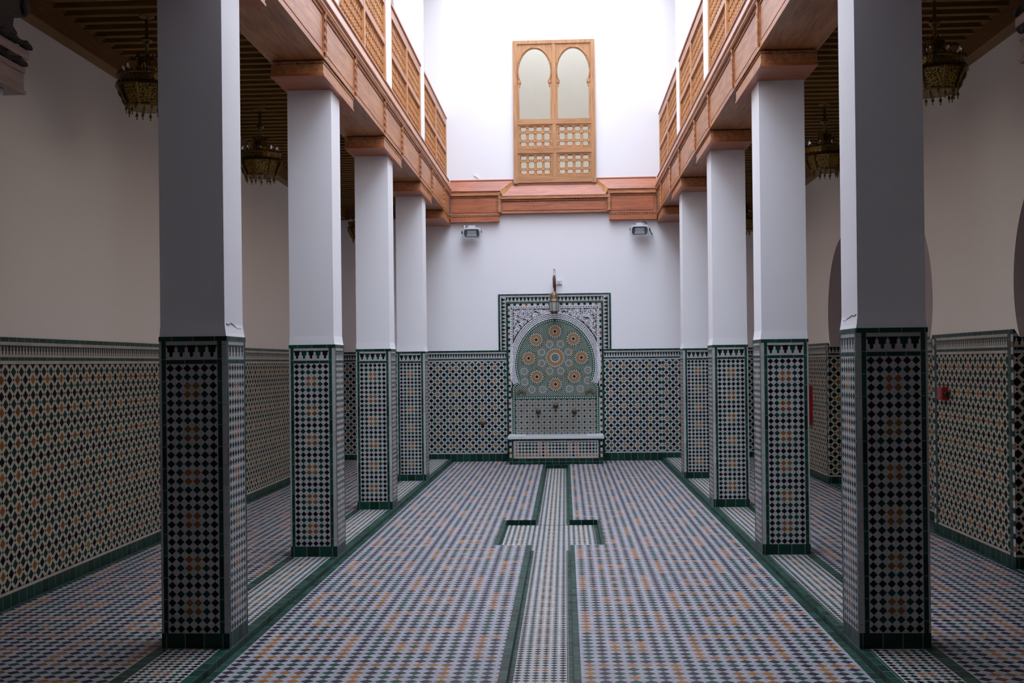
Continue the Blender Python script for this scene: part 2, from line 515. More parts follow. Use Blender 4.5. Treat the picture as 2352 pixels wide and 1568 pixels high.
# ------------------------------------------------------------------ walls
WM = [M['wall'], M['merlonwall'], M['green'], M['white'], M['chain'], M['greenflat']]
WG = [M['wallwarmlit'], M['merlonwarmlit'], M['green'], M['warmlittile'], M['chain'], M['greenflat']]
WF = [M['wall'], M['merlonbig'], M['green'], M['white'], M['chain'], M['greenflat']]
def dado(mb, p0, p1, z0=0.0, uoff=0.0, side=0.0, proud=(0, 0), zt=HW):
    """tile dado along a straight run p0->p1 (x,y): bands of coplanar quads"""
    (xa, ya), (xb, yb) = p0, p1
    L = math.hypot(xb - xa, yb - ya)
    def q(a, b, za, zb, mi, vo):
        pa = (xa + (xb - xa) * a / L + proud[0], ya + (yb - ya) * a / L + proud[1]); pb = (xa + (xb - xa) * b / L + proud[0], ya + (yb - ya) * b / L + proud[1])
        mb.face([(*pa, za), (*pb, za), (*pb, zb), (*pa, zb)], mi, [(a + uoff, za - vo), (b + uoff, za - vo), (b + uoff, zb - vo), (a + uoff, zb - vo)])
    s = side
    q(0, L, z0, .085, 2, -.5)
    q(s, L - s, .085, .105, 3, 0); q(s, L - s, .105, 1.579, 0, .105); q(s, L - s, 1.579, 1.601, 3, 0)
    q(s, L - s, 1.601, 1.625, 2, -.5); q(s, L - s, 1.625, 1.703, 1, 1.703); q(s, L - s, 1.703, 1.725, 3, 0); q(s, L - s, 1.725, HW, 2, -.5)
    # closing top edge
    if s:
        for a, b, c, d in ((0, .045, .045, s), (L - .045, L, L - s, L - .045)):
            q(a, b, .085, HW, 4, 0); q(c, d, .085, HW, 5, 0)
    pa = (xa, ya); pb = (xb, yb)
    mb.face([(xa + proud[0], ya + proud[1], zt), (xb + proud[0], yb + proud[1], zt), (xb, yb, zt), (xa, ya, zt)], 2)

# left wall
w = MB(); w.box(XWL - .25, XWL, Y0, YE + .25, -.1, 8.2)
wl = struct(w, 'wall_left', M['cream'])
d = MB(); dado(d, (XWL, 4.7), (XWL, YE), uoff=.03, proud=(.008, 0)); struct(d, 'tile_dado', WG, wl)

# right wall with blind horseshoe niches
def horseshoe(c, hw, zs, za, n=22, low=28):
    """half outline (offset>=0) from the foot to the apex: list of (offset, z)"""
    out = []
    for i in range(n + 1):
        a = math.radians(-low + (90 + low) * i / n)
        r = hw
        z = zs + (za - zs) * math.sin(a) if a > 0 else zs + hw * math.sin(a)
        out.append((r * math.cos(a) * (1 - .05 * max(0, math.sin(a)) ** 6), z))
    return out
NICHES = [(6.55, 8.19), (9.955, 11.56), (12.25, 13.85)]
REC = .21
w = MB()
ys = [Y0] + [q for n in NICHES for q in n] + [YE + .25]
for i in range(0, len(ys), 2):
    w.box(XWR, XWR + REC, ys[i], ys[i + 1], -.1, 8.2)
for a, b in NICHES:
    c, hw = (a + b) / 2, (b - a) / 2
    hs = horseshoe(c, hw, 2.08, 3.0)
    foot = hs[0]
    L = [(c - o, z) for o, z in hs]; Rr = [(c + o, z) for o, z in reversed(hs)]
    # little plaster shoulder below the arch foot, then the arch and the wall above
    poly = [(a, 1.76)] + [(a + .004, 1.77), (c - foot[0], 1.72 + .04)] + L + Rr[1:] + [(c + foot[0], 1.76), (b, 1.76), (b, 8.2), (a, 8.2)]
    poly = [(a, 1.758)] + L + Rr[1:] + [(b, 1.758), (b, 8.2), (a, 8.2)]
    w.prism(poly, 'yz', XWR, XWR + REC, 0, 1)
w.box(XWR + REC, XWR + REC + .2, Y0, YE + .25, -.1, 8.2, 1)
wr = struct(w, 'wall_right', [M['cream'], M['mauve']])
d = MB()
for i in range(0, len(ys), 2):
    a, b = max(ys[i], 4.7), min(ys[i + 1], YE)
    dado(d, (XWR, a), (XWR, b), uoff=.02 * i, side=.105 if i else 0, proud=(-.008, 0))
for a, b in NICHES:
    dado(d, (XWR - .008, b), (XWR + REC, b), uoff=-.02, proud=(0, -.008))
    dado(d, (XWR - .008, a), (XWR + REC, a), uoff=-.02, proud=(0, .008))
    dado(d, (XWR + REC, a), (XWR + REC, b), uoff=.0, proud=(-.008, 0))
    zq = [(XWR, a, .001), (XWR + REC, a, .001), (XWR + REC, b, .001), (XWR, b, .001)]
    d.face(zq, 5)
struct(d, 'tile_dado', WG, wr)

# end wall: lower court part, door recess in the upper gallery
w = MB()
WX0, WX1, WZ0, WZ1 = -.775, .526, 4.45, 6.745          # window opening
DX0, DX1, DZ1 = -3.2, -2.225, 7.12
T = .3
w.box(XWL, XWR + REC, YE, YE + T, -.1, 4.4)
w.box(DX1, WX0, YE, YE + T, 4.4, 8.2); w.box(WX1, XWR + REC, YE, YE + T, 4.4, 8.2)
w.box(WX0, WX1, YE, YE + T, WZ1, 8.2); w.box(WX0, WX1, YE, YE + T, 4.4, WZ0)
w.box(XWL, DX0, YE, YE + T, 4.4, 8.2)
c = (DX0 + DX1) / 2; hw = (DX1 - DX0) / 2
hs = [(hw * math.cos(math.radians(t)), DZ1 - .35 + .5 * math.sin(math.radians(t))) for t in range(0, 91, 10)]
w.prism([(c - o, z) for o, z in hs] + [(c + o, z) for o, z in reversed(hs[:-1])] + [(DX1, 8.2), (DX0, 8.2)], 'xz', YE, YE + T)
we = struct(w, 'wall_back', M['plaster'])
FX0, FX1 = -.942, .628                                   # the fountain's tiled field at dado height
d = MB()
dado(d, (XWL, YE), (SL, YE), uoff=.015, proud=(0, -.008))
dado(d, (SL, YE), (FX0, YE), z0=ZC, uoff=.02, proud=(0, -.008))
dado(d, (FX1, YE), (SR, YE), z0=ZC, uoff=.0, proud=(0, -.008))
dado(d, (SR, YE), (XWR, YE), uoff=.03, proud=(0, -.008))
struct(d, 'tile_dado', WM, we)
# passage behind the window and the door, lit by the open sky above
w = MB(); w.box(XWL, XWR + REC, YE + 1.5, YE + 1.6, 4.4, 8.2)
struct(w, 'wall_passage', M['beige'])
w = MB(); w.box(XWL, XWR + REC, YE + T, YE + 1.5, 4.3, 4.4); struct(w, 'floor_passage', M['beige'])
# porch enclosure: front wall either side of the portal, ceiling, back wall
w = MB()
w.box(XWL, -2.75, 3.9, 4.45, -.1, 4.22); w.box(2.30, XWR, 3.9, 4.45, -.1, 4.22)
struct(w, 'wall_front', M['plaster'])
w = MB(); w.box(XWL, XWR, Y0 - .2, Y0, -.1, 4.2); struct(w, 'wall_porch', M['plaster'])
w = MB(); w.box(XWL, XWR, Y0, 5.55, 4.22, 4.42); w.box(XWL, -1.84, 5.55, 5.72, 4.22, 4.42); w.box(1.53, XWR, 5.55, 5.72, 4.22, 4.42); w.box(-1.84, 1.53, 5.1, 5.56, 3.9, 5.8)
struct(w, 'ceiling_porch', M['plaster'])

# ------------------------------------------------------------------ gallery ceilings and terraces above
def gallery_ceiling(name, x0, x1, platex, plus):
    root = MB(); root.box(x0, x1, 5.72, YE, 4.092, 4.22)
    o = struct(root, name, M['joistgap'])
    j = MB(); y = 5.8
    while y < YE - .15:
        j.box(x0, x1, y, y + .056, 4.055, 4.092); y += .1655
    struct(j, 'joists', M['joist'], o)
    p = MB()
    a, b = (platex, platex + plus * .10)
    p.box(a, b, 4.7, YE, 3.92, 4.07); p.box(a, platex + plus * .12, 4.7, YE, 4.07, 4.17)
    p.box(a, platex + plus * .115, 4.7, YE, 3.905, 3.925)
    struct(p, 'wall_plate', M['plate'], o)
    p = MB(); p.box(x0, x1, YE - .10, YE, 3.92, 4.17); p.box(x0, x1, YE - .115, YE, 3.905, 3.925)
    struct(p, 'cross_plate', M['plate'], o)
    return o
gallery_ceiling('ceiling_left', XWL, -2.25, XWL, 1)
gallery_ceiling('ceiling_right', 1.94, XWR, XWR, -1)
w = MB(); w.box(XWL, -1.90, 5.72, YE, 4.22, 4.45); w.box(1.60, XWR, 5.72, YE, 4.22, 4.45)
struct(w, 'floor_terrace', M['plaster'])
w = MB(); w.box(XWL, -1.84, 5.72, YE + 1.6, 7.75, 7.95); w.box(1.53, XWR + REC, 5.72, YE + 1.6, 7.75, 7.95)  # unseen terrace roofs, added to cut the sky light from the sides
struct(w, 'ceiling_terrace', M['plaster'])

# ------------------------------------------------------------------ columns
def make_column(x0, x1, y0, inner, label, group):
    """inner = +1 when the courtyard lies towards +x"""
    y1 = y0 + CD
    t = thing('column', label, 'column', ((x0 + x1) / 2, (y0 + y1) / 2, 0), group)
    # shaft, slightly slimmer than its tiled base and flaring down to meet it
    s = MB()
    def ring(dx, dxo, z):
        a, b = (x0 + dxo, x1 - dx) if inner > 0 else (x0 + dx, x1 - dxo)
        return [(a, y0 + dxo, z), (b, y0 + dxo, z), (b, y1 - dxo, z), (a, y1 - dxo, z)]
    s.rings([ring(.002, .002, HD), ring(.006, .003, HD + .02), ring(.012, .006, HD + .07), ring(.013, .006, 2.6), ring(.013, .006, 3.776)])
    s.build('shaft', M['plaster'], t)
    mats = [M['column'], M['merlon'], M['greenflat'], M['white'], M['green']]
    zs = [.085, .085 + 31 * PITCH, 1.587, 1.668, 1.689]
    pw = 6 * PITCH
    def side(P, cols, nm):
        """cols: list of (width, kind); P(a,z) gives the point"""
        mb = MB(); a = 0
        for wd, k in cols:
            b = a + wd
            def q(za, zb, mi, vo=0.):
                mb.face([P(a, za), P(b, za), P(b, zb), P(a, zb)], mi, [(0, za - vo), (wd, za - vo), (wd, zb - vo), (0, zb - vo)])
            if k == 'p':
                q(zs[0], zs[1], 0, zs[0]); q(zs[1], zs[2], 4, -.5)
                sc = 5 * .0557 / wd
                mb.face([P(a, zs[2]), P(b, zs[2]), P(b, zs[3]), P(a, zs[3])], 1, [(0, zs[2] - zs[3]), (wd * sc, zs[2] - zs[3]), (wd * sc, 0), (0, 0)])
                q(zs[3], zs[4], 3)
            elif k == 'g': q(zs[0], zs[4], 2, .03)
            else: q(zs[0] if nm != 'mosaic_front' else 0.0, zs[4], 3, .02)
            a = b
        return mb.build('mosaic_panel', mats, t)
    W_ = x1 - x0
    g = .0255
    wi, wo = .028, W_ - pw - 2 * g - .028
    cols = [(wo, 'w'), (g, 'g'), (pw, 'p'), (g, 'g'), (wi, 'w')]
    if inner < 0: cols = cols[::-1]
    side(lambda a, z: (x0 + a, y0, z), cols, 'f'); side(lambda a, z: (x0 + a, y1, z), cols, 'b')
    gg = (CD - pw) / 2
    sc = [(gg, 'g'), (pw, 'p'), (gg, 'g')]
    side(lambda a, z: (x0, y0 + a, z), sc, 'l'); side(lambda a, z: (x1, y0 + a, z), sc, 'r')
    k = MB()
    xi = x1 if inner > 0 else x0
    k.box(x0, x1, y0, y1, ZC, .085, skip='u'); k.build('skirting', M['green'], t)
    k = MB(); k.box(x0 - .002, x1 + .002, y0 - .002, y1 + .002, zs[4], HD); k.build('top_border', M['greenflat'], t)
    return t
names = ['nearest', 'second nearest', 'third nearest', 'farthest']
pos = ['in front of the first chandelier', 'beyond the dark front column', 'towards the fountain wall', 'next to the fountain wall']
lab = lambda side, k: f'white plaster column with mosaic tile base, {names[k]} of the {side} row'
c0 = make_column(LX0, LX1, LY[0], 1, lab('left', 0), 'columns of the left gallery')
for k in range(1, 4): clone(c0, (c0.location.x, LY[k] + CD / 2, 0), lab('left', k))
c1 = make_column(RX0, RX1, RY[0], -1, lab('right', 0), 'columns of the right gallery')
for k in range(1, 4): clone(c1, (c1.location.x, RY[k] + CD / 2, 0), lab('right', k))

for col_, x_, y_, zz in ((c0, LX1 - .0105, LY[0], (1.785, 1.778, 1.79, 1.782, 1.768, 1.762, 1.764)), (c1, RX0 + .0105, RY[0], (1.79, 1.782, 1.788, 1.778, 1.775, 1.76, 1.768))):
    b = MB(); b.tube([(x_, y_ + .03 + .045 * i, z) for i, z in enumerate(zz)], .0022, 4)
    b.build('plaster_crack', M['stuccodark'], col_)
# ------------------------------------------------------------------ wooden capitals, beams
def make_capital(xa, xb, y0, y1, inner, label, group):
    t = thing('bracket_capital', label, 'capital', ((xa + xb) / 2, (y0 + y1) / 2, 3.775), group)
    b = MB()
    b.box(xa, xb, y0, y1, 3.80, 3.872)
    b.box(xa + .012, xb - .012, y0 + .012, y1 - .012, 3.872, 3.90)
    b.build('block', M['woody'], t)
    b = MB()
    b.box(xa - .006, xb + .006, y0 - .006, y1 + .006, 3.777, 3.793); b.box(xa - .002, xb + .002, y0 - .002, y1 + .002, 3.793, 3.80)
    b.build('lower_moulding', M['woodend'], t)
    b = MB()
    for y in (y0, y1): b.rope((xa, y, 3.884), (xb, y, 3.884), .009)
    xi = xb if inner > 0 else xa
    b.rope((xi, y0, 3.884), (xi, y1, 3.884), .009)
    b.build('rope_moulding', M['woody'], t)
    return t
capl = lambda side, k: f'cedar bracket block topping the {names[k]} column of the {side} row'
CXL = (-2.24, -1.832); CXR = (1.512, 1.936)
cap = make_capital(*CXL, LY[1] + CD / 2 - .6, LY[1] + CD / 2 + .6, 1, capl('left', 1), 'wooden bracket capitals of the left row')
for k in (0, 2, 3): clone(cap, (cap.location.x, LY[k] + CD / 2, 3.775), capl('left', k))
capr = make_capital(*CXR, RY[1] + CD / 2 - .6, RY[1] + CD / 2 + .6, -1, capl('right', 1), 'wooden bracket capitals of the right row')
for k in (0, 2, 3): clone(capr, (capr.location.x, RY[k] + CD / 2, 3.775), capl('right', k))
make_capital(*CXL, 16.68, YE - .006, 1, 'cedar bracket block in the left corner against the end wall', 'wooden bracket capitals of the left row')
make_capital(*CXR, 16.72, YE - .006, -1, 'cedar bracket block in the right corner against the end wall', 'wooden bracket capitals of the right row')

def make_beam(xi, xo, sgn, ropes, label):
    """xi: courtyard face, sgn=+1 when the court lies towards +x"""
    y0, y1 = 5.35, YE - .141
    t = thing('gallery_beam', label, 'beam', ((xi + xo) / 2, (y0 + y1) / 2, 3.9))
    b = MB(); b.box(xo, xi - sgn * .014, y0, y1, 3.905, 4.48); b.build('body', M['woody'], t)
    # boards on the face: lower rail, raised panels between the rope posts, slanting upper board
    b = MB(); b.box(xi - sgn * .014, xi, y0, y1, 3.905, 3.945); b.box(xi - sgn * .014, xi, y0, y1, 4.238, 4.262)
    b.build('face_rail', M['woody'], t)
    ed = [y0] + ropes + [y1]
    for a, c in zip(ed, ed[1:]):
        b = MB()
        b.box(xi - sgn * .014, xi - sgn * .004, a + .05, c - .05, 3.962, 4.222)
        b.build('face_panel', M['woody'], t)
    b = MB()
    p = [(xi, 4.262), (xi + sgn * .016, 4.268), (xi + sgn * .026, 4.285), (xi + sgn * .026, 4.297), (xi + sgn * .012, 4.303), (xi + sgn * .012, 4.325), (xi + sgn * .032, 4.331), (xi + sgn * .032, 4.342), (xi - sgn * .013, 4.342), (xi - sgn * .013, 4.262)]
    b.prism([(q[0], q[1]) for q in p], 'xz', y0, y1); b.build('moulding', M['woody'], t)
    b = MB()
    p = [(xi + sgn * .022, 4.342), (xi + sgn * .022, 4.352), (xi - sgn * .012, 4.475), (xi + sgn * .002, 4.48), (xi + sgn * .002, 4.495), (xo, 4.495), (xo, 4.48), (xi - sgn * .02, 4.48), (xi - sgn * .02, 4.342)]
    b.prism(p, 'xz', y0, y1); b.build('upper_board', M['woody'], t)
    b = MB()
    b.rope((xi + sgn * .012, y0, 4.268), (xi + sgn * .012, y1, 4.268), .008); b.build('rope_moulding', M['woody'], t)
    for y in ropes:
        b = MB(); b.box(xi - sgn * .014, xi + sgn * .003, y - .022, y + .022, 3.945, 4.238)
        b.rope((xi + sgn * .010, y, 3.92), (xi + sgn * .010, y, 4.262), .0135)
        b.build('rope_post', M['woody'], t)
    return t
make_beam(-1.82, -2.262, 1, [6.72, 8.34, 9.575, 11.15, 12.36, 13.92, 15.155, 16.68], 'long panelled cedar beam over the left row of columns')
make_beam(1.50, 1.955, -1, [6.75, 8.37, 9.63, 11.24, 12.42, 14.10, 15.30, 16.75], 'long panelled cedar beam over the right row of columns')

# end beam: stepped around the foot of the window
ybf = YE - .10
t = thing('end_beam', 'stepped cedar beam crossing the end wall below the arched window', 'beam', (CX, ybf, 3.9))
XA, XB, XC, XD = -1.818, -1.02, .735, 1.498     # corners and step posts
b = MB()
b.box(XA, XB + .0, ybf + .012, YE, 3.93, 4.31); b.box(XC, XD, ybf + .012, YE, 3.93, 4.31)
b.box(XB, XC, ybf + .012, YE, 3.955, 4.23)
b.build('body', M['woodend'], t)
for (a, c) in ((XA, XB - .01), (XC + .01, XD)):
    b = MB(); b.box(a + .04, c - .05, ybf, ybf + .012, 3.975, 4.205); b.build('face_panel', M['woodend'], t)
    b = MB(); b.box(a, c, ybf - .006, ybf + .012, 3.935, 3.962); b.build('lower_rail', M['woodx'], t)
    b = MB(); b.box(a, c, ybf - .006, YE, 3.832, 3.905); b.box(a, c, ybf - .012, YE, 3.825, 3.84); b.build('foot_block', M['woodend'], t)
    b = MB()
    b.rope((a, ybf - .006, 3.918), (c, ybf - .006, 3.918), .0095); b.rope((a, ybf - .006, 4.222), (c, ybf - .006, 4.222), .0095)
    b.rope((a, ybf - .006, 4.305), (c, ybf - .006, 4.305), .0095)
    xe = c if a == XA else a
    b.rope((xe, ybf - .006, 3.83), (xe, ybf - .006, 3.905), .0095)
    b.build('rope_moulding', M['woodx'], t)
    b = MB()
    b.prism([(ybf + .012, 4.235), (ybf - .03, 4.245), (ybf - .03, 4.262), (ybf - .012, 4.27), (ybf - .012, 4.292), (ybf + .012, 4.295)], 'yz', a, c)
    b.build('moulding', M['woodx'], t)
for sg in (-1, 1):                                # upper boards with the mitred returns beside the window
    o, i, w_ = (XA, XB + .01, WX0 - .02) if sg < 0 else (XD, XC - .01, WX1 + .02)
    b = MB()
    P = lambda x, y, z: (x, y, z)
    b.face([P(o, ybf - .02, 4.32), P(i, ybf - .02, 4.32), P(w_, YE - .02, 4.50), P(o, YE - .02, 4.50)])
    b.face([P(o, ybf - .02, 4.32), P(i, ybf - .02, 4.32), P(i, YE, 4.32), P(o, YE, 4.32)])
    b.face([P(o, YE - .02, 4.50), P(w_, YE - .02, 4.50), P(w_, YE, 4.515), P(o, YE, 4.515)])
    b.face([P(o, ybf - .02, 4.32), P(o, YE - .02, 4.50), P(o, YE, 4.515), P(o, YE, 4.32)])
    b.box(o, w_, YE - .03, YE, 4.497, 4.515)
    b.build('upper_board', M['woodend'], t)
    b = MB()
    i2 = i + (.035 if sg < 0 else -.035)
    b.face([P(i, ybf - .02, 4.32), P(w_, YE - .02, 4.50), P(w_ - sg * .0, YE - .02, 4.425), P(i2, ybf - .02, 4.235)])
    b.face([P(i, ybf - .02, 4.32), P(i2, ybf - .02, 4.235), P(i2, YE, 4.235), P(i, YE, 4.32)])
    b.build('mitre_board', M['woodpale'], t)
b = MB()
i0, i1 = XB + .045, XC - .045
b.face([(i0, ybf - .02, 4.235), (i1, ybf - .02, 4.235), (WX1 + .02, YE - .02, 4.425), (WX0 - .02, YE - .02, 4.425)])
b.face([(i0, ybf - .02, 4.235), (i1, ybf - .02, 4.235), (i1, YE, 4.235), (i0, YE, 4.235)])
b.box(WX0 - .02, WX1 + .02, YE - .03, YE, 4.42, 4.445)
b.build('middle_board', M['woodend'], t)
b = MB(); b.prism([(ybf + .012, 4.17), (ybf - .035, 4.182), (ybf - .035, 4.2), (ybf - .015, 4.205), (ybf - .015, 4.222), (ybf + .012, 4.225)], 'yz', XB, XC)
b.build('moulding', M['woodx'], t)
b = MB(); b.rope((XB, ybf - .008, 4.158), (XC, ybf - .008, 4.158), .012); b.rope((XB, ybf - .012, 4.228), (XC, ybf - .012, 4.228), .0095)
b.build('rope_moulding', M['woodx'], t)
b = MB(); b.box(XB + .06, XC - .06, ybf, ybf + .012, 4.0, 4.13); b.build('face_panel', M['woodend'], t)
b = MB(); b.box(XB, XC, ybf - .006, ybf + .012, 3.955, 3.978); b.build('lower_rail', M['woodx'], t)
for x in (XB, XC):
    b = MB(); b.box(x - .018, x + .018, ybf - .022, ybf + .012, 3.985, 4.30 if x == XB else 4.30)
    b.build('step_post', M['woodx'], t)
    b = MB()
    for dx in (-.03, .03): b.rope((x + dx, ybf - .008, 3.985), (x + dx, ybf - .008, 4.225 if dx * (1 if x == XB else -1) < 0 else 4.15), .0095)
    b.build('rope_moulding', M['woodx'], t)
    b = MB(); b.box(x - .042, x + .042, ybf - .026, ybf + .012, 3.972, 3.987); b.build('post_foot', M['woodend'], t)

# ------------------------------------------------------------------ upper pillars and lattice railings
def lattice(mb, P, w, h, nx, nz, blk=.5, r=.0085, mi=0, rows=None):
    """turned lattice in a w x h field; P(a,b,c) maps (along, up, depth) to a point"""
    px, pz = w / nx, h / nz
    Z = [q * h for q in rows] if rows else [j * pz for j in range(nz + 1)]
    if rows: pz = min(b - a for a, b in zip(Z, Z[1:])) * 1.1
    s = min(px, pz) * blk / 2
    def blkbox(a, b, sa, sb):
        q = lambda i, j, k: P(a + (i * 2 - 1) * sa, b + (j * 2 - 1) * sb, (k * 2 - 1) * .015)
        F = [[q(0,0,0), q(1,0,0), q(1,1,0), q(0,1,0)], [q(0,0,1), q(0,1,1), q(1,1,1), q(1,0,1)], [q(0,0,0), q(0,0,1), q(1,0,1), q(1,0,0)],
             [q(0,1,0), q(1,1,0), q(1,1,1), q(0,1,1)], [q(0,0,0), q(0,1,0), q(0,1,1), q(0,0,1)], [q(1,0,0), q(1,0,1), q(1,1,1), q(1,1,0)]]
        for ff in F: mb.face(ff, mi)
    prof = [(.55, 0), (1.15, .12), (.6, .22), (1.0, .5), (.6, .78), (1.15, .88), (.55, 1)]
    def spindle(a0, b0, a1, b1):
        R = []
        for k, tt in prof:
            a, b = a0 + (a1 - a0) * tt, b0 + (b1 - b0) * tt
            rr = r * k; ring = []
            for i in range(5):
                g = 2 * PI * i / 5
                if a0 == a1: ring.append(P(a + rr * math.cos(g), b, rr * math.sin(g)))
                else: ring.append(P(a, b + rr * math.cos(g), rr * math.sin(g)))
            R.append(ring)
        mb.rings(R, mi, cap0=False, cap1=False)
    for i in range(nx + 1):
        for j in range(nz + 1):
            a, b = i * px, Z[j]
            sa = s if 0 < i < nx else s * .5; sb = s if 0 < j < nz else s * .5
            a2 = a + (sa if i == 0 else -sa if i == nx else 0); b2 = b + (sb if j == 0 else -sb if j == nz else 0)
            blkbox(a2, b2, sa, sb)
            if i < nx:
                for d_ in ((-.45, .45) if 0 < j < nz else ((.45,) if j == 0 else (-.45,))):
                    spindle(a + s, b + d_ * s * 1.1, a + px - s, b + d_ * s * 1.1)
            if j < nz:
                for d_ in ((-.45, .45) if 0 < i < nx else ((.45,) if i == 0 else (-.45,))):
                    spindle(a + d_ * s * 1.1, b + s, a + d_ * s * 1.1, Z[j + 1] - s)

def make_railing(xi, sgn, y0, y1, label, group):
    """xi = face towards the court"""
    t = thing('lattice_railing', label, 'railing', (xi, (y0 + y1) / 2, 4.4955), group)
    xb = xi - sgn * .06; xm = xi - sgn * .03
    zb, zm0, zm1, zt = 4.575, 4.945, 5.005, 5.385
    b = MB(); b.box(xi, xb, y0, y1, 4.4955, zb); b.build('bottom_rail', M['woody'], t)
    b = MB(); b.box(xi, xb, y0, y1, zm0, zm1); b.build('middle_rail', M['woody'], t)
    b = MB(); b.box(xi, xb, y0, y1, zt, 5.50); b.build('top_rail', M['woody'], t)
    b = MB(); b.box(xi + sgn * .014, xb - sgn * .014, y0, y1, 5.50, 5.525); b.build('cap', M['woodend'], t)
    ym = (y0 + y1) / 2
    for a, c in ((y0, y0 + .06), (ym - .035, ym + .035), (y1 - .06, y1)):
        b = MB(); b.box(xi + sgn * .002, xb - sgn * .002, a, c, zb, zt); b.build('stile', M['woodpale'], t)
    for a, c in ((y0 + .06, ym - .035), (ym + .035, y1 - .06)):
        for p, q in ((zb, zm0), (zm1, zt)):
            n = max(4, round((c - a) / .094))
            b = MB(); lattice(b, lambda u, v, e: (xm + e, a + u, p + v), c - a, q - p, n, 4, .33, .0105)
            b.build('lattice_panel', M['woodpale'], t, smooth=False)
    return t
XRL, XRR = -1.872, 1.556
grpL, grpR = 'lattice railings of the left terrace', 'lattice railings of the right terrace'
lr = [(LY[1] + CD, LY[2]), (LY[2] + CD, LY[3]), (LY[3] + CD, YE - .06)]
rr = [(RY[1] + CD, RY[2]), (RY[2] + CD, RY[3]), (RY[3] + CD, YE - .06)]
rn = ['bay closest to the viewer', 'middle bay', 'bay touching the end wall']
for k, (a, c) in enumerate(lr): make_railing(XRL, 1, a, c, f'turned cedar lattice railing on the left terrace, {rn[k]}', grpL)
for k, (a, c) in enumerate(rr): make_railing(XRR, -1, a, c, f'turned cedar lattice railing on the right terrace, {rn[k]}', grpR)
def upper_pillar(x0, x1, y0, label, group):
    t = MB(); t.box(x0, x1, y0 + .001, y0 + CD - .001, 4.4955, 7.75)
    return tag(t.build('terrace_pillar', M['plaster'], loc=((x0 + x1) / 2, y0 + CD / 2, 4.4955)), label, 'pillar', group)
for k in (1, 2, 3):
    n = ['', 'nearest', 'between the first and second railing bays', 'beside the end wall'][k]
    upper_pillar(-2.22, -1.866, LY[k], f'white square pillar on the left terrace, {n}', 'white pillars of the left terrace')
    upper_pillar(1.55, 1.93, RY[k], f'white square pillar on the right terrace, {n}', 'white pillars of the right terrace')

# ------------------------------------------------------------------ arched window screen
win = thing('window_1', 'cedar window screen with twin horseshoe arches above lattice panels', 'window', ((WX0 + WX1) / 2, YE, WZ0))
win['kind'] = 'structure'
del win['category']
yw0, yw1 = YE - .055, YE + .04
b = MB()
SW = .058
b.box(WX0 - .01, WX0 + SW, yw0, yw1, WZ0 - .01, WZ1); b.box(WX1 - SW, WX1 + .01, yw0, yw1, WZ0 - .01, WZ1)
b.box(WX0 + SW, WX1 - SW, yw0, yw1, WZ1 - .055, WZ1)
b.build('frame', M['window'], win)
xm = (WX0 + WX1) / 2
b = MB(); b.box(xm - .03, xm + .03, yw0 + .005, yw1, WZ0 + .10, WZ1 - .055); b.build('mullion', M['window'], win)
ZO = 5.475                                         # sill of the arched openings
b = MB()
for z0, z1 in ((WZ0, WZ0 + .105), (4.925, 5.005), (ZO - .085, ZO)):
    b.box(WX0 + SW, WX1 - SW, yw0 + .003, yw1, z0, z1)
b.build('rail', M['windowx'], win)
for a, c in ((WX0 + SW, xm - .03), (xm + .03, WX1 - SW)):
    cxx, hw = (a + c) / 2, .250
    pts = []
    zs_ = 6.24
    for i in range(25):
        th = math.radians(-32 + 122 * i / 24)
        o = .258 * math.cos(th); z = zs_ + (.385 if th > 0 else .30) * math.sin(th)
        pts.append((o, z))
    foot = [(.248, ZO), (.248, 6.0), (.232, 6.015), (.236, 6.04), (.222, 6.055)]
    half = foot + pts
    b = MB()
    zt = WZ1 - .055
    for sg in (-1, 1):
        e = a if sg < 0 else c
        poly = [(e, ZO)] + [(cxx + sg * o, z) for o, z in half] + [(cxx, zt), (e, zt)]
        b.prism(poly, 'xz', yw0 + .02, yw1 - .01)
    b.build('arch_panel', M['window'], win)
    b = MB()
    for sg in (-1, 1):                              # carved band round the arch and its volutes
        b.tube([(cxx + sg * (o + .014), yw0 + .020, z + .008) for o, z in pts], .017, 8, 0, up0=(0, 1, 0), flat=.6)
        for (o, z), (o2, z2) in zip(pts, pts[1:]): b.rope((cxx + sg * (o + .014), yw0 + .012, z + .008), (cxx + sg * (o2 + .014), yw0 + .012, z2 + .008), .009)
        b.lathe((cxx + sg * (pts[0][0] + .022), yw0 + .005, pts[0][1]), [(.0, 0), (.028, .0), (.03, .008), (.02, .014), (.02, .02)], 12, 0, 'y')
    b.build('carved_arch_band', M['windowx'], win)
    for z0, z1 in ((WZ0 + .105, 4.925), (5.005, ZO - .085)):
        b = MB(); lattice(b, lambda u, v, e: (a + .03 + u, yw0 + .04 + e, z0 + .025 + v), c - a - .06, z1 - z0 - .05, 4, 3, .46, .0115, rows=(0, .29, .71, 1))
        b.build('lattice_panel', M['woodpale'], win)
        b = MB()
        for q in ((a, a + .03, z0, z1), (c - .03, c, z0, z1), (a + .03, c - .03, z0, z0 + .025), (a + .03, c - .03, z1 - .025, z1)):
            b.box(q[0], q[1], yw0 + .018, yw1 - .01, q[2], q[3])
        b.build('panel_frame', M['windowx'], win)

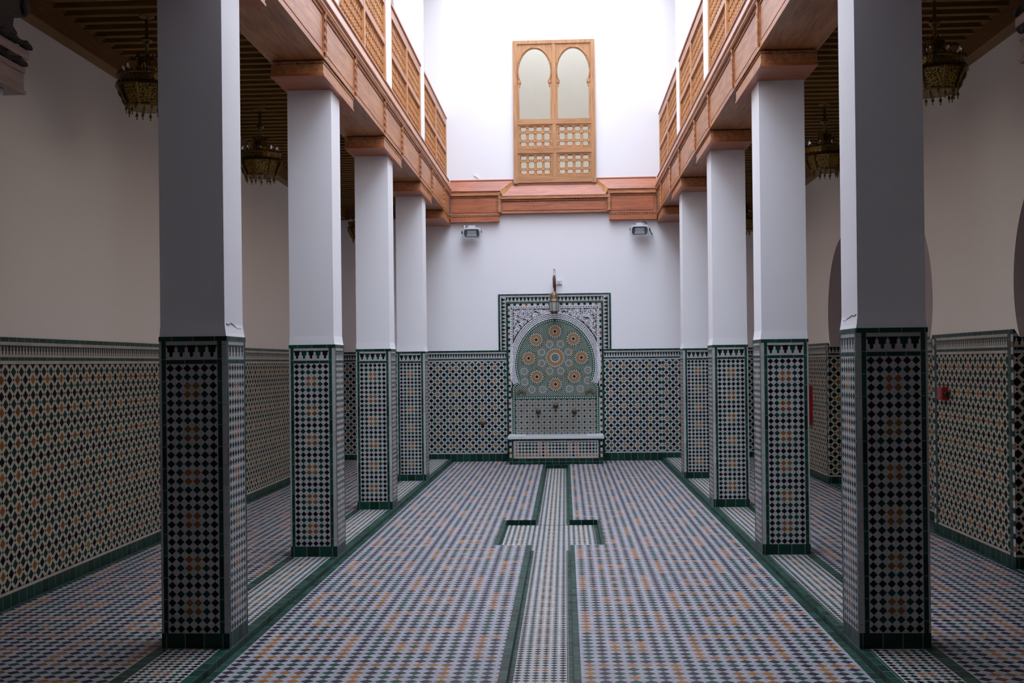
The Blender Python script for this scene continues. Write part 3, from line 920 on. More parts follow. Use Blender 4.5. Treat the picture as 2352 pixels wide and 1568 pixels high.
# ------------------------------------------------------------------ wall fountain
ft = thing('wall_fountain', 'tiled wall fountain with horseshoe mosaic niche and stone trough', 'fountain', (-.155, YE, ZC))
FC = -.155
yf = YE - .012
b = MB()                                            # broad tiled surround above the dado
FT0, FT1, FTZ = -1.066, .752, 2.660
def fq(x0, x1, z0, z1, mi, flip=None):
    p = [(x0, yf, z0), (x1, yf, z0), (x1, yf, z1), (x0, yf, z1)]
    if flip == 'v': uv = [(q[2], q[0] - x1 if False else -(q[0] - x0)) for q in p]         # frieze hanging from the left side
    elif flip == 'w': uv = [(q[2], (q[0] - x1)) for q in p]
    elif flip == 't': uv = [(q[0], q[2] - z1) for q in p]
    else: uv = [(q[0], q[2]) for q in p]
    b.face(p, mi, uv)
g1, w1, m1, g2 = .028, .022, .075, .032
zb = HW
fq(FT0, FT1, FTZ - g1, FTZ, 5); fq(FT0, FT0 + g1, zb, FTZ - g1, 5); fq(FT1 - g1, FT1, zb, FTZ - g1, 5)
a0, a1, az = FT0 + g1, FT1 - g1, FTZ - g1
fq(a0, a1, az - w1, az, 3); fq(a0, a0 + w1, zb, az - w1, 3); fq(a1 - w1, a1, zb, az - w1, 3)
a0 += w1; a1 -= w1; az -= w1
fq(a0 + m1, a1 - m1, az - m1, az, 1, 't'); fq(a0, a0 + m1, zb, az, 1, 'v'); fq(a1 - m1, a1, zb, az, 1, 'w')
a0 += m1; a1 -= m1; az -= m1
fq(a0, a1, az - g2, az, 5); fq(a0, a0 + g2, ZC, az - g2, 5); fq(a1 - g2, a1, ZC, az - g2, 5)
a0 += g2; a1 -= g2; az -= g2
e_ = .034
p = [(a0, yf, az - e_), (a1, yf, az - e_), (a1, yf, az), (a0, yf, az)]
b.face(p, 4, [(q[2], q[0]) for q in p])
fq(a0, a0 + e_, .3, az - e_, 4); fq(a1 - e_, a1, .3, az - e_, 4)
b.box(FT0, FT1, yf + .001, YE, zb, FTZ, 5, skip='f'); b.box(FX0, FX1, yf + .001, YE, ZC, zb, 5, skip='f')
b.build('tile_surround', WF, ft)
S0, S1, SZ = a0 + e_, a1 - e_, az - e_              # carved stucco field
# arch outline
def arch(hw, zc, top, low, n=40):
    out = []
    for i in range(n + 1):
        th = math.radians(-low + (90 + low) * i / n)
        o = hw * math.cos(th)
        z = zc + ((top - zc) * math.sin(th) if th > 0 else hw * math.sin(th))
        if th > 0: o *= 1 - .04 * math.sin(th) ** 8
        out.append((o, z))
    return out
A_in = arch(.648, 1.50, 2.255, 24); A_out = arch(.735, 1.50, 2.350, 24)
def flare(A, x1, z1):
    o, z = A[0]
    pts = []
    for i in range(1, 9):
        t_ = i / 8; th = t_ * PI / 2
        pts.append((o + (x1 - o) * math.sin(th), z - (z - z1) * (1 - math.cos(th))))
    return pts[::-1]
G_in = flare(A_in, .700, 1.135) + A_in
ys0 = yf - .004
# stucco ground (flat; dark colour stands for shade between the carving) and its relief
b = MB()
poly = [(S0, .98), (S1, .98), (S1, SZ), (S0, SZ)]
b.face([(x, yf - .002, z) for x, z in poly]); b.build('stucco_shade_ground', M['stuccodark'], ft)
for a, c in ((S0, FC - .70), (FC + .70, S1)):
    b = MB(); b.box(a, c, yf - .003, yf, .38, .985); b.build('side_strip', M['white'], ft)
b = MB()
for x0, x1, z0, z1 in ((S0, S1, SZ - .012, SZ), (S0, S0 + .010, 1.15, SZ), (S1 - .010, S1, 1.15, SZ), (S0 + .03, S1 - .03, SZ - .046, SZ - .036), (S0 + .032, S0 + .040, 1.5, SZ - .04), (S1 - .040, S1 - .032, 1.5, SZ - .04)):
    b.box(x0, x1, yf - .018, yf - .002, z0, z1)
x = S0 + .02
while x < S1 - .02:
    b.box(x, x + .03, yf - .014, yf - .002, SZ - .031, SZ - .018); x += .042
z = 1.3
while z < SZ - .06:
    for xx in (S0 + .014, S1 - .028): b.box(xx, xx + .014, yf - .014, yf - .002, z, z + .028)
    z += .04
for sg in (-1, 1):                                   # three cords and the chain between them following the arch
    for k, rr_ in ((0.04, .0065), (.36, .005), (.66, .005), (.98, .007)):
        pts = [(FC + sg * (a[0] + (c[0] - a[0]) * k), yf - .012, a[1] + (c[1] - a[1]) * k) for a, c in zip(A_in, A_out)]
        b.tube(pts, rr_, 5, 0, flat=1.0)
    for k0, k1 in ((.1, .3), (.42, .6), (.72, .92)):
        for i in range(0, 40, 1):
            k = (k0 + k1) / 2 + (k1 - k0) / 2 * (1 if i % 2 else -1); kk = (k0 + k1) / 2 - (k1 - k0) / 2 * (1 if i % 2 else -1)
            q = lambda i_, k_: (FC + sg * (A_in[i_][0] + (A_out[i_][0] - A_in[i_][0]) * k_), yf - .010, A_in[i_][1] + (A_out[i_][1] - A_in[i_][1]) * k_)
            b.tube([q(i, k), q(i + 1, kk)], .0042, 4)
def outside(o, z):
    """is this spandrel point clear of the arch band?"""
    if z > 2.35: return True
    th = math.asin(max(-1, min(1, (z - 1.5) / .85)))
    return z > 1.5 and o > .748 * math.cos(th) * (1 - .04 * max(0, math.sin(th)) ** 8) + .012
rs = random.Random(3)
for sg in (-1, 1):                                   # scrolls of the spandrels
    mx = (FC - S0) - .050
    ok = lambda o, z: outside(o - .003, z) and .0 <= o < mx and z < SZ - .055
    for gx in range(14):
        for gz in range(18):
            o = .02 + gx * .053 + (.026 if gz % 2 else 0) + rs.uniform(-.010, .010); z = 1.54 + gz * .053 + rs.uniform(-.010, .010)
            R_ = rs.uniform(.026, .034); d_ = rs.choice((-1, 1)); ph = rs.uniform(0, 6.28)
            seg = []
            for i in range(19):
                a = ph + d_ * i * .55; r_ = R_ * (1 - i / 21)
                q = (o + r_ * math.cos(a), z + r_ * math.sin(a))
                if ok(*q): seg.append((FC + sg * q[0], yf - .010, q[1]))
                if (not ok(*q) or i == 18) and seg:
                    if len(seg) > 2: b.tube(seg, [    .0058 * (1 - .35 * k / len(seg)) for k in range(len(seg))], 4)
                    seg = []
            for k in range(2):
                a = rs.uniform(0, 6.28); q0 = (o + R_ * 1.15 * math.cos(a), z + R_ * 1.15 * math.sin(a)); q1 = (q0[0] + .026 * math.cos(a + .9), q0[1] + .026 * math.sin(a + .9))
                if ok(*q0) and ok(*q1):
                    b.tube([(FC + sg * q0[0], yf - .008, q0[1]), (FC + sg * (q0[0] + q1[0]) / 2, yf - .012, (q0[1] + q1[1]) / 2 + .006), (FC + sg * q1[0], yf - .008, q1[1])], [.003, .008, .002], 5)
b.build('carved_stucco', M['stucco'], ft)
# mosaic inside the arch
b = MB()
inner = [(FC - o, z) for o, z in G_in] + [(FC + o, z) for o, z in reversed(G_in[:-1])]
ym = yf - .006
b.face([(FC - .70, ym, .40), (FC + .70, ym, .40), (FC + .70, ym, .958), (FC - .70, ym, .958)], 1, [(-.70, .0), (.70, 0), (.70, .558), (-.70, .558)])
poly = [(FC - .70, .958)] + inner + [(FC + .70, .958)]
b.face([(x, ym, z) for x, z in poly], 0, [(x - FC, z - 1.627) for x, z in poly])
b.prism([(FC - .70, .40)] + poly[1:-1] + [(FC + .70, .40)], 'xz', ym + .001, yf, 2)
b.build('mosaic_field', [M['fill'], M['dots'], M['greenz']], ft)
# pieces of the mosaic: rosettes and borders
b = MB()                                             # slots: 0 orange 1 black 2 green 3 white
yr = ym - .0015
def disc(cx_, cz_, r, mi, n=14, yy=None):
    b.face([(cx_ + r * math.cos(2 * PI * i / n), yy or yr, cz_ + r * math.sin(2 * PI * i / n)) for i in range(n)], mi)
def inside(x_, z_):
    o = abs(x_ - FC) + .05
    if z_ < 1.0: return False
    if z_ < 1.14: return o < .70
    if z_ < 1.24: return o < .62
    if z_ < 1.5: return o < .63
    th = math.asin(min(1, (z_ - 1.5) / .76)); return o < .648 * math.cos(th) and z_ < 2.2
def petals(cx_, cz_, r0, r1, n, mi, fat=.75, ph=0., yy=None):
    for i in range(n):
        a = 2 * PI * i / n + ph
        w_ = PI / n * min(.9, fat * 1.06)
        pts = [(r0, -w_ * .8), (r0 + (r1 - r0) * .8, -w_), (r1 * .98, -w_ * .6), (r1, 0), (r1 * .98, w_ * .6), (r0 + (r1 - r0) * .8, w_), (r0, w_ * .8)]
        P2 = [(cx_ + r * math.cos(a + d_), yy or yr - .0006, cz_ + r * math.sin(a + d_)) for r, d_ in pts]
        if all(inside(q[0], q[2]) or abs(q[0] - FC) < .6 for q in P2): b.face(P2, mi)
def dotsring(cx_, cz_, r, n, s_, mi, ph=0.):
    for i in range(n):
        a = 2 * PI * i / n + ph
        x_, z_ = cx_ + r * math.cos(a), cz_ + r * math.sin(a)
        if not inside(x_, z_): continue
        P2 = [(x_ + s_ * math.cos(a + k * PI / 2), yr - .0004, z_ + s_ * math.sin(a + k * PI / 2)) for k in range(4)]
        b.face(P2, mi)
ROS = [(-.154, 2.049), (.143, 1.927), (.269, 1.624), (.150, 1.321), (-.153, 1.198), (-.454, 1.321), (-.581, 1.621), (-.458, 1.919)]
for (x_, z_) in ROS:
    disc(x_, z_, .112, 3); petals(x_, z_, .034, .090, 16, 0, .82)
    disc(x_, z_, .024, 1, 16, yr - .001)
    dotsring(x_, z_, .103, 16, .0125, 1, PI / 16); dotsring(x_, z_, .128, 16, .0105, 2)
x_, z_ = FC, 1.627
disc(x_, z_, .160, 3, 24); petals(x_, z_, .078, .136, 24, 0, .80); dotsring(x_, z_, .150, 24, .0115, 1, PI / 24); dotsring(x_, z_, .17, 24, .009, 2)
disc(x_, z_, .074, 3, 20, yr - .0008); petals(x_, z_, .018, .060, 12, 2, .7, 0, yr - .0016); dotsring(x_, z_, .066, 12, .009, 1, PI / 12); disc(x_, z_, .014, 1, 10, yr - .002)
SM = [(FC + .232 * math.cos(math.radians(22.5 + 45 * k)), 1.627 + .232 * math.sin(math.radians(22.5 + 45 * k)), 1) for k in range(8)]
SM += [(-.655, 1.41, 0), (.37, 1.42, 0), (-.65, 1.24, 0), (.365, 1.255, 0), (-.535, 1.115, 0), (-.36, 1.115, 0), (.07, 1.12, 0), (.245, 1.12, 0)]
for x_, z_, ring in SM:
    disc(x_, z_, .062, 3); petals(x_, z_, .016, .040, 12, 1, .6); disc(x_, z_, .011, 0 if not ring else 2, 8, yr - .001)
    dotsring(x_, z_, .052, 12, .008, 2, PI / 12)
    if ring:
        for i in range(7):
            a = math.atan2(z_ - 1.627, x_ - FC) + math.radians(-75 + 25 * i)
            xx, zz = x_ + .072 * math.cos(a), z_ + .072 * math.sin(a)
            b.face([(xx + .012 * math.cos(a + k * PI / 2), yr - .0018, zz + .012 * math.sin(a + k * PI / 2)) for k in range(4)], 0)
for sg in (-1, 1):                                   # half rosettes in the bottom corners
    x_, z_ = FC + sg * .555, 1.03
    for i in range(9):
        a = PI * i / 8
        for r, mi, s_ in ((.03, 1, .008), (.050, 1, .010), (.072, 1, .010), (.092, 0, .012)):
            xx, zz = x_ + r * math.cos(a), z_ + r * math.sin(a)
            b.face([(xx + s_ * math.cos(a + k * PI / 2), yr - .001, zz + s_ * math.sin(a + k * PI / 2)) for k in range(4)], mi)
b.build('rosettes', [M['orange'], M['black'], M['greenz'], M['whitez']], ft)
b = MB()                                             # green border set with white dots
def band(P0, P1, mi):
    for (a, c), (d_, e2) in zip(zip(P0, P1), zip(P0[1:], P1[1:])): b.face([(a[0], yr - .001, a[1]), (c[0], yr - .001, c[1]), (e2[0], yr - .001, e2[1]), (d_[0], yr - .001, d_[1])], mi)
for sg in (-1, 1):
    out = [(FC + sg * o, z) for o, z in [(.70, .40), (.70, .7), (.70, 1.0)] + G_in]
    inn = []
    src = [(.70, .40), (.70, .7), (.70, 1.0)] + G_in
    for i, (o, z) in enumerate(src):
        o0, z0 = src[max(i - 1, 0)]; o1, z1 = src[min(i + 1, len(src) - 1)]
        tx, tz = o1 - o0, z1 - z0; L = math.hypot(tx, tz) or 1
        inn.append((FC + sg * max(0, o - tz / L * .048), z + tx / L * .048))
    band(out, inn, 2)
    acc = 0
    mid = [((a[0] * .45 + c[0] * .55), (a[1] * .45 + c[1] * .55)) for a, c in zip(out, inn)]
    for (xa, za), (xb, zb_) in zip(mid, mid[1:]):
        L = math.hypot(xb - xa, zb_ - za); s_ = acc
        while s_ < L:
            k = s_ / L; disc(xa + (xb - xa) * k, za + (zb_ - za) * k, .0135, 3, 8, yr - .002); s_ += .036
        acc = s_ - L
b.face([(FC - .66, yr - .001, .958), (FC + .66, yr - .001, .958), (FC + .66, yr - .001, 1.004), (FC - .66, yr - .001, 1.004)], 2)
x = FC - .63
while x < FC + .64: disc(x, .981, .0135, 3, 8, yr - .002); x += .036
b.build('mosaic_border', [M['orange'], M['black'], M['greenz'], M['whitez']], ft)
# trough
TX0, TX1, TY = -.880, .574, 17.12
tr = MB(); 
tr.box(TX0, TX1, TY + .001, YE - .02, ZC, .355, 0, skip='f')
def tq(x0, x1, z0, z1, mi, org=None):
    p = [(x0, TY, z0), (x1, TY, z0), (x1, TY, z1), (x0, TY, z1)]
    o = org or (0, 0); tr.face(p, mi, [(q[0] - o[0], q[2] - o[1]) for q in p])
tq(TX0, TX1, ZC, .055, 0)
tq(TX0, TX0 + .035, .055, .355, 2); tq(TX1 - .035, TX1, .055, .355, 2)
tq(TX0 + .035, TX0 + .065, .055, .355, 3); tq(TX1 - .065, TX1 - .035, .055, .355, 3)
tq(TX0 + .065, TX1 - .065, .33, .355, 3); tq(TX0 + .065, TX1 - .065, .055, .072, 1); tq(TX0 + .065, TX1 - .065, .308, .33, 1)
tq(TX0 + .065, TX0 + .085, .072, .308, 1); tq(TX1 - .085, TX1 - .065, .072, .308, 1)
tq(TX0 + .085, TX1 - .085, .072, .308, 4, (TX0 + .085, .072 + .0))
tr.build('trough', [M['green'], M['white'], M['chain'], M['greenflat'], M['basin']], ft)
b = MB()
hx0, hx1 = -.63, .34
b.box(TX0 - .025, TX1 + .025, TY - .03, TY + .12, .358, .398); b.box(TX0 - .025, hx0, TY + .12, YE - .015, .358, .398); b.box(hx1, TX1 + .025, TY + .12, YE - .015, .358, .398)
b.box(hx0, hx1, YE - .05, YE - .015, .358, .398); b.build('marble_slab', M['marble'], ft)
for x_, z_ in ((-.437, .765), (-.155, .852), (.144, .758)):
    b = MB(); b.lathe((x_, yr - .002, z_), [(.038, 0), (.044, -.006), (.038, -.016), (.026, -.022), (.022, -.03), (.026, -.036), (.026, -.055), (.015, -.06), (.012, -.06)], 14, 0, 'y')
    sp = b.build('spout', M['spout'], ft, True)
    b = MB(); b.lathe((x_, yr - .063, z_), [(.013, 0), (.013, -.001)], 10, 0, 'y'); b.build('spout_mouth', M['dark'], sp)
# pipe fitting left of the fountain
b = MB(); b.lathe((-1.337, YE - .009, .592), [(.042, .009), (.042, 0), (.045, -.006), (.034, -.016), (.03, -.03), (.02, -.034), (.0, -.034)], 14, 0, 'y')
tag(b.build('pipe_cap', M['bronze'], loc=(-1.337, YE - .009, .592)), 'small round metal pipe cap on the mosaic wall left of the fountain', 'pipe cap')

# ------------------------------------------------------------------ lantern over the fountain
lx, ly = -.158, YE - .30
t = thing('wall_lantern', 'small bronze lantern hanging from a curved arm above the fountain', 'lantern', (lx, ly, 2.33))
b = MB(); b.lathe((lx + .008, YE - .012, 2.79), [(.0, 0), (.03, 0), (.03, -.01), (.0, -.012)], 10, 0, 'y')
pts = [(lx + .012, YE - .012, 2.66), (lx + .012, YE - .04, 2.80), (lx + .010, YE - .11, 2.91), (lx + .006, YE - .20, 2.925), (lx, ly + .03, 2.88), (lx, ly, 2.80), (lx, ly, 2.735)]
b.tube(pts, [.016, .018, .019, .02, .02, .018, .012], 8, up0=(1, 0, .01)); b.build('arm', M['copper'], t, True)
b = MB(); b.tube([(lx + .005, YE - .02, 3.04), (lx + .005, YE - .09, 2.98), (lx + .005, YE - .15, 2.92)], .009, 6); b.lathe((lx + .005, YE - .025, 3.02), [(.013, 0), (.013, .035)], 8)
b.build('stay_rod', M['rod'], t)
b = MB()
for k in range(4): b.tube([(lx, ly, 2.735 - k * .016), (lx + (.008 if k % 2 else 0), ly + (0 if k % 2 else .008), 2.727 - k * .016), (lx, ly, 2.719 - k * .016)], .0045, 5)
b.build('chain', M['bronze'], t)
b = MB(); b.lathe((lx, ly, 2.545), [(.070, 0), (.066, .008), (.066, .02), (.062, .03), (.064, .055), (.056, .085), (.040, .108), (.016, .125), (.006, .14), (.006, .155), (.0, .157)], 16)
b.build('dome', M['bronze'], t, True)
b = MB()
b.lathe((lx, ly, 2.325), [(.0, 0), (.05, .0), (.058, .012), (.072, .028), (.074, .04)], 8, 0, 'z', PI / 8)
b.lathe((lx, ly, 2.325), [(.086, .185), (.088, .2), (.078, .212), (.07, .222), (.0, .222)], 8, 0, 'z', PI / 8)
for i in range(8):
    a = 2 * PI * i / 8 + PI / 8
    b.tube([(lx + .074 * math.cos(a), ly + .074 * math.sin(a), 2.355), (lx + .086 * math.cos(a), ly + .086 * math.sin(a), 2.515)], .006, 5)
b.build('cage', M['bronze'], t)
b = MB(); b.lathe((lx, ly, 2.36), [(.068, 0), (.080, .15)], 8, 0, 'z', PI / 8); b.build('glass_panes', M['frost'], t)
# switch box
t = thing('switch_box', 'small white plastic wiring box beside the lantern arm', 'wiring box', (-.070, YE, 2.843))
b = MB(); b.box(-.113, -.030, YE - .012, YE, 2.803, 2.883); b.build('plate', M['plastic'], t)
b = MB(); b.box(-.108, -.035, YE - .036, YE - .012, 2.810, 2.866); b.build('cover', M['plastic'], t)
b = MB(); b.tube([(-.088, YE - .039, 2.832), (-.068, YE - .039, 2.846)], .003, 5); b.build('mark', M['dark'], t)
# peeling flake
b = MB(); b.prism([(-1.43, 4.585), (-1.40, 4.565), (-1.375, 4.545), (-1.36, 4.548), (-1.372, 4.57), (-1.395, 4.585), (-1.40, 4.61), (-1.425, 4.615), (-1.435, 4.60)], 'xz', YE - .012, YE)
tag(b.build('plaster_flake', M['plaster'], loc=(-1.40, YE - .006, 4.58)), 'flake of peeling white plaster just above the end beam', 'plaster flake')

# ------------------------------------------------------------------ floodlights
def make_flood(x, z, side, label):
    t = thing('floodlight', label, 'floodlight', (x, YE, z), 'floodlights under the end beam')
    tilt = math.radians(14)
    yc = YE - .20
    def P(a, d, h):                                  # a: along x, d: towards the viewer, h: up, tilted down
        return (x + a, yc - d * math.cos(tilt) - h * math.sin(tilt) * 0.6, z + h * math.cos(tilt) - d * math.sin(tilt))
    def outline(w, h, bul, n=6):
        pts = []
        for i in range(n + 1):
            s_ = -1 + 2 * i / n
            pts.append((w / 2 - bul + bul * (1 - s_ * s_) ** .5 if abs(s_) < 1 else w / 2 - bul, s_ * h / 2))
        left = [(-a, b_) for a, b_ in reversed(pts)]
        return pts + left
    b = MB()
    o1 = outline(.29, .175, .022); o2 = outline(.25, .135, .024)
    r = [[P(a, .0, h) for a, h in o1], [P(a, .03, h) for a, h in o1], [P(a, .034, h) for a, h in o2], [P(a, .008, h) for a, h in o2]]
    b.rings(r, cap0=True, cap1=False); b.build('bezel', M['grey'], t)
    b = MB(); b.face([P(a, .012, h) for a, h in o2]); b.build('mask', M['slate'], t)
    b = MB()                                          # stepped reflector bowl
    b.face([P(-.085, .016, -.052), P(.085, .016, -.052), P(.07, .014, -.005), P(-.07, .014, -.005)], 0)
    b.face([P(-.07, .014, -.005), P(.07, .014, -.005), P(.075, .0145, .048), P(-.075, .0145, .048)], 1)
    b.build('reflector', [M['reflector'], M['rod']], t)
    b = MB(); b.lathe((x, yc - .017, z + .012), [(.005, 0), (.005, .1)], 8, 0, 'x'); b.v = [(p[0] - .05, p[1], p[2]) for p in b.v]; b.build('lamp_tube', M['frost'], t)
    b = MB()
    o3 = outline(.20, .10, .02)
    b.rings([[P(a, .0, h) for a, h in outline(.27, .16, .02)], [P(a, -.05, h + .012) for a, h in outline(.24, .14, .02)], [P(a, -.09, h + .02) for a, h in o3]])
    b.build('housing', M['grey'], t)
    b = MB(); b.box(x - .055, x + .055, yc + .005, yc + .075, z + .075, z + .125); b.build('gear_box', M['grey'], t)
    b = MB()
    for sg in (-1, 1):
        b.tube([(x + sg * .152, yc - .005, z + .02), (x + sg * .152, yc + .10, z + .045), (x + sg * .13, YE - .006, z + .06)], .008, 5)
    b.box(x - .14, x + .14, YE - .008, YE, z + .045, z + .075); b.build('bracket', M['rod'], t)
    b = MB(); b.lathe((x + side * .150, yc - .002, z + .015), [(.0, 0), (.026, 0), (.026, side * .016), (.0, side * .018)], 10, 0, 'x')
    b.build('knob', M['dark'], t)
    b = MB(); b.lathe((x - side * .150, yc - .002, z + .02), [(.0, 0), (.013, 0), (.013, -side * .014), (.0, -side * .015)], 8, 0, 'x'); b.build('pivot_bolt', M['slate'], t)
    if side > 0:
        b = MB(); b.tube([(x + .04, yc + .0, z + .122), (x + .06, yc, z + .15), (x + .09, yc + .03, z + .135), (x + .12, yc + .06, z + .11)], .006, 6); b.build('cable', M['dark'], t)
        b = MB(); b.tube([(x + .165, yc, z - .0), (x + .18, yc + .03, z - .035), (x + .20, yc + .08, z - .05), (x + .21, YE - .01, z - .03)], .008, 6); b.build('cable', M['dark'], t)
    else:
        b = MB(); b.tube([(x - .115, yc + .02, z + .09), (x - .12, yc + .06, z + .13), (x - .10, YE - .01, z + .14)], .007, 6); b.build('cable', M['plastic'], t)
make_flood(-1.465, 3.635, -1, 'grey floodlight on the end wall under the left half of the beam')
make_flood(1.215, 3.632, 1, 'grey floodlight with dangling cable under the right half of the beam')

# ------------------------------------------------------------------ brass chandeliers
def make_chandelier(loc, label):
    x, y, _ = loc; zt = 4.055
    t = thing('brass_chandelier', label, 'chandelier', (x, y, zt), 'pierced brass chandeliers of the galleries')
    b = MB()
    b.lathe((x, y, 3.76), [(.013, 0), (.013, .10), (.02, .11), (.02, .12), (.013, .125), (.013, .27), (.05, .285), (.055, .295), (.0, .295)], 10); b.build('rod', M['brass'], t, True)
    b = MB(); b.lathe((x, y, 3.875), [(.012, -.02), (.03, -.012), (.040, .006), (.036, .02), (.012, .03)], 12); b.build('ball', M['brass'], t, True)
    b = MB()                                          # crown
    b.lathe((x, y, 3.64), [(.085, 0), (.088, .04), (.072, .05), (.070, .105), (.074, .11), (.060, .112), (.02, .125)], 16)
    for i in range(12):
        a = 2 * PI * i / 12
        b.lathe((x + .068 * math.cos(a), y + .068 * math.sin(a), 3.75), [(.008, 0), (.01, .012), (.004, .02), (.007, .027), (.0, .036)], 5)
    b.build('crown', M['brasspierced'], t)
    b = MB()                                          # broad ring
    b.lathe((x, y, 3.535), [(.12, .09), (.195, .085), (.200, .088), (.205, .08), (.200, .07), (.200, .022), (.212, .012), (.218, .0), (.205, -.004), (.17, .0)], 32)
    for i in range(32):
        a = 2 * PI * i / 32
        b.tube([(x + .2 * math.cos(a), y + .2 * math.sin(a), 3.617), (x + .2 * math.cos(a), y + .2 * math.sin(a), 3.638)], [.011, .004], 4)
        b.tube([(x + .206 * math.cos(a), y + .206 * math.sin(a), 3.545), (x + .204 * math.cos(a), y + .204 * math.sin(a), 3.568)], [.012, .004], 4)
    b.build('ring', M['brasspierced'], t)
    b = MB()                                          # eight pierced panels tapering down
    for i in range(8):
        a0, a1 = 2 * PI * (i + .06) / 8, 2 * PI * (i + .94) / 8
        q = lambda r, a, z_: (x + r * math.cos(a), y + r * math.sin(a), z_)
        b.face([q(.142, a0, 3.405), q(.142, a1, 3.405), q(.188, a1, 3.533), q(.188, a0, 3.533)])
        b.face([q(.138, a0, 3.405), q(.138, a1, 3.405), q(.184, a1, 3.533), q(.184, a0, 3.533)])
    b.build('lower_panels', M['brasspanel'], t)
    b = MB()
    for i in range(8):
        a = 2 * PI * i / 8
        pts = [(x + r * math.cos(a), y + r * math.sin(a), z_) for r, z_ in ((.208, 3.534), (.20, 3.505), (.182, 3.475), (.172, 3.445), (.158, 3.42), (.148, 3.398))]
        b.tube(pts, [.010, .013, .009, .012, .008, .010], 6)
    b.lathe((x, y, 3.39), [(.135, .012), (.15, .016), (.152, .006), (.138, .0), (.10, .002)], 24)
    b.build('ribs', M['brass'], t)
    for i in range(16):
        a = 2 * PI * (i + .5) / 16; r = .146 if i % 2 else .125
        b = MB(); b.lathe((x + r * math.cos(a), y + r * math.sin(a), 3.328 + (.012 if i % 2 else 0)), [(.0, 0), (.005, .006), (.003, .018), (.011, .03), (.012, .038), (.004, .05), (.003, .072)], 6)
        b.build('pendant', M['brass'], t)
    for i in range(8):
        a = 2 * PI * (i + .3) / 8
        b = MB(); b.lathe((x + .165 * math.cos(a), y + .165 * math.sin(a), 3.618), [(.012, 0), (.012, .012), (.018, .026), (.019, .04), (.012, .06), (.004, .078), (.0, .082)], 8)
        b.build('bulb', M['glass'], t, True)
    return t
ch = make_chandelier((-2.955, 7.68, 0), 'brass chandelier in the left gallery, half hidden by the nearest left column')
for (x, y, l) in ((-2.948, 10.56, 'brass chandelier in the left gallery, seen between the two nearest left columns'),
                  (-2.948, 15.95, 'brass chandelier deep in the left gallery, sliver beside the third left column'),
                  (2.598, 7.75, 'brass chandelier in the right gallery, half hidden by the nearest right column'),
                  (2.575, 10.88, 'brass chandelier in the right gallery, seen between the two nearest right columns'),
                  (2.600, 15.75, 'brass chandelier deep in the right gallery, sliver beside the third right column')):
    clone(ch, (x, y, 4.055), l)

# ------------------------------------------------------------------ red things on the right wall
t = thing('fire_alarm', 'small red alarm box on the tiled pier of the right wall', 'alarm', (XWR, 9.62, 1.245))
b = MB(); b.box(XWR - .060, XWR, 9.56, 9.69, 1.19, 1.30); b.build('housing', M['red'], t)
b = MB(); b.box(XWR - .066, XWR - .060, 9.572, 9.678, 1.20, 1.29); b.build('front_plate', M['redpale'], t)
b = MB(); b.lathe((XWR - .034, 9.50, 1.245), [(.0, 0), (.018, 0), (.016, .08)], 10, 0, 'y'); b.build('key_switch', M['dark'], t)
t = thing('fire_hose_box', 'tall red fire box on the right wall behind the second right column', 'fire box', (XWR, 15.0, .70))
b = MB(); b.box(XWR - .055, XWR, 14.72, 15.25, .70, 1.20); b.build('cabinet', M['red'], t)
b = MB(); b.box(XWR - .062, XWR - .055, 14.74, 15.23, .715, 1.185); b.build('door', M['red'], t)

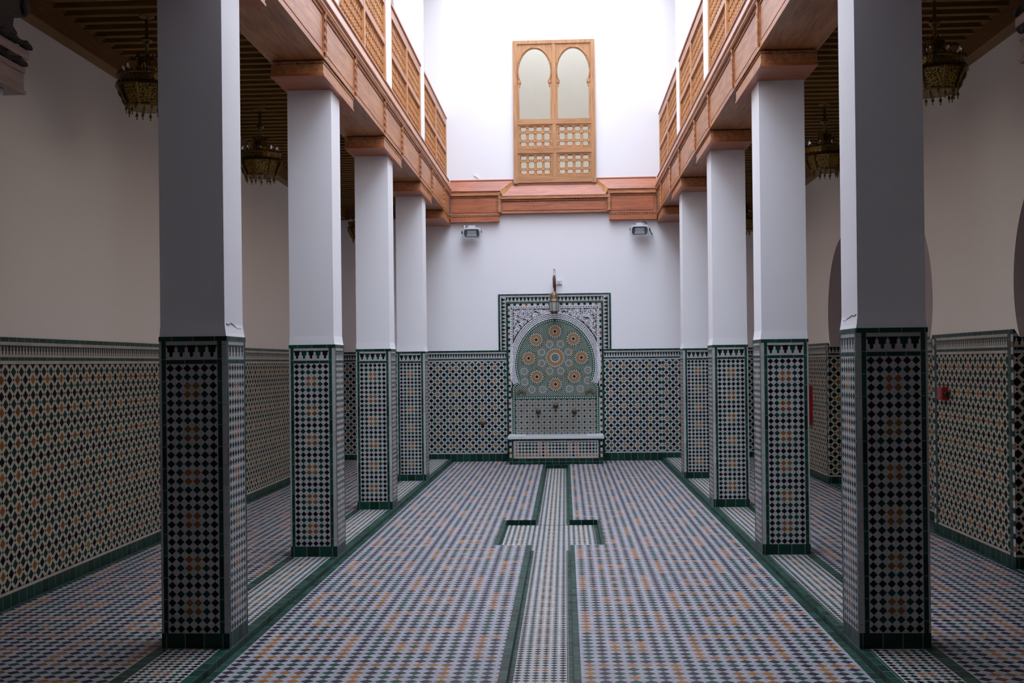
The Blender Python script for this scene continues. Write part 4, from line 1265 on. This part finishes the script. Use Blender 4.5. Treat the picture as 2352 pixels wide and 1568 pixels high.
# ------------------------------------------------------------------ carved brackets of the portal in the near corners
def make_corbel(xi, sgn, y1, zb, label):
    """xi: face towards the court axis, sgn=+1 when that is +x; y1: far end"""
    t = thing('portal_bracket', label, 'bracket', (xi, y1 - .4, zb), 'carved brackets of the entrance portal')
    xo = xi - sgn * .35; y0 = 4.2
    b = MB(); b.box(xo, xi, y0, y1, zb + .015, zb + .10); b.box(xo, xi + sgn * .006, y0, y1 + .008, zb, zb + .018); b.box(xo, xi + sgn * .005, y0, y1 + .006, zb + .10, zb + .125)
    b.build('block', M['corbel'], t)
    b = MB()
    b.rope((xi + sgn * .002, y0, zb + .148), (xi + sgn * .002, y1, zb + .148), .024)
    b.rope((xi + sgn * .014, y0, zb + .235), (xi + sgn * .014, y1 + .03, zb + .235), .022); b.build('rope_moulding', M['corbeldark'], t)
    b = MB()
    b.box(xo, xi + sgn * .012, y0, y1 + .03, zb + .17, zb + .213)
    b.build('shelf', M['corbel'], t)
    b = MB()                                          # scrolled console above
    prof = [(y1 - .03, zb + .255), (y1 - .02, zb + .29), (y1 - .06, zb + .31), (y1 - .05, zb + .36), (y1 + .06, zb + .385), (y1 + .10, zb + .42), (y1 + .08, zb + .47), (y1 + .2, zb + .54), (y1 + .25, zb + .62), (y0, zb + .62), (y0, zb + .255)]
    b.prism(prof, 'yz', xo, xi - sgn * .02); b.lathe((xi - sgn * .02, y1 + .05, zb + .43), [(.035, -.01), (.035, .012), (.022, .02), (.0, .021)], 16, 0, 'x')
    b.build('console', M['corbeldark'], t)
    b = MB(); b.box(xo, xi - sgn * .05, y0, y1 - .10, zb - .03, zb); b.build('plaster_pad', M['plaster'], t)
    return t
make_corbel(-2.56, 1, 5.10, 2.855, 'carved wooden portal bracket in the upper left corner')
make_corbel(2.096, -1, 5.10, 2.89, 'carved wooden portal bracket in the upper right corner')

# ------------------------------------------------------------------ light
wd = bpy.data.worlds.new('sky'); SC.world = wd; wd.use_nodes = True
nt = wd.node_tree; X.nt = nt
bg = nt.nodes['Background']
tc = node('ShaderNodeTexCoord'); sx = node('ShaderNodeSeparateXYZ'); link(tc.outputs['Generated'], sx.inputs[0])
h = X(sx.outputs[2]).max(0.)
link(h * 1.45 + .22, bg.inputs['Strength'])
bg.inputs['Color'].default_value = (.74, .83, 1.0, 1)

# ------------------------------------------------------------------ camera
F_, YAW, PITCH_, ROLL, PYS = 2516., .0481, .0042, -.0114, 38.5
cy, sy, cp, sp, cr, sr = math.cos(YAW), math.sin(YAW), math.cos(PITCH_), math.sin(PITCH_), math.cos(ROLL), math.sin(ROLL)
fw = Vector((-sy * cp, cy * cp, sp)); r0 = Vector((cy, sy, 0)); u0 = r0.cross(fw)
r_ = r0 * cr + u0 * sr; u_ = u0 * cr - r0 * sr
cam = bpy.data.cameras.new('camera'); co_ = bpy.data.objects.new('camera', cam); COL.objects.link(co_)
mw = Matrix((r_, u_, -fw)).transposed().to_4x4(); mw.translation = Vector((0, 0, 1.55))
co_.matrix_world = mw
cam.sensor_width = 36; cam.lens = F_ / 2352 * 36; cam.shift_y = PYS / 2352
cam.clip_start = .05
SC.camera = co_

for o in bpy.data.objects:
    if '_o' in o: del o['_o']
SC.view_settings.view_transform = 'Standard'; SC.view_settings.look = 'None'
SC.view_settings.gamma = 1; SC.view_settings.use_curve_mapping = False
SC.view_settings.exposure = 2.36
SC.cycles.max_bounces = 7; SC.cycles.diffuse_bounces = 5; SC.cycles.glossy_bounces = 3; SC.cycles.transmission_bounces = 4
SC.cycles.use_denoising = True; SC.cycles.adaptive_threshold = .03
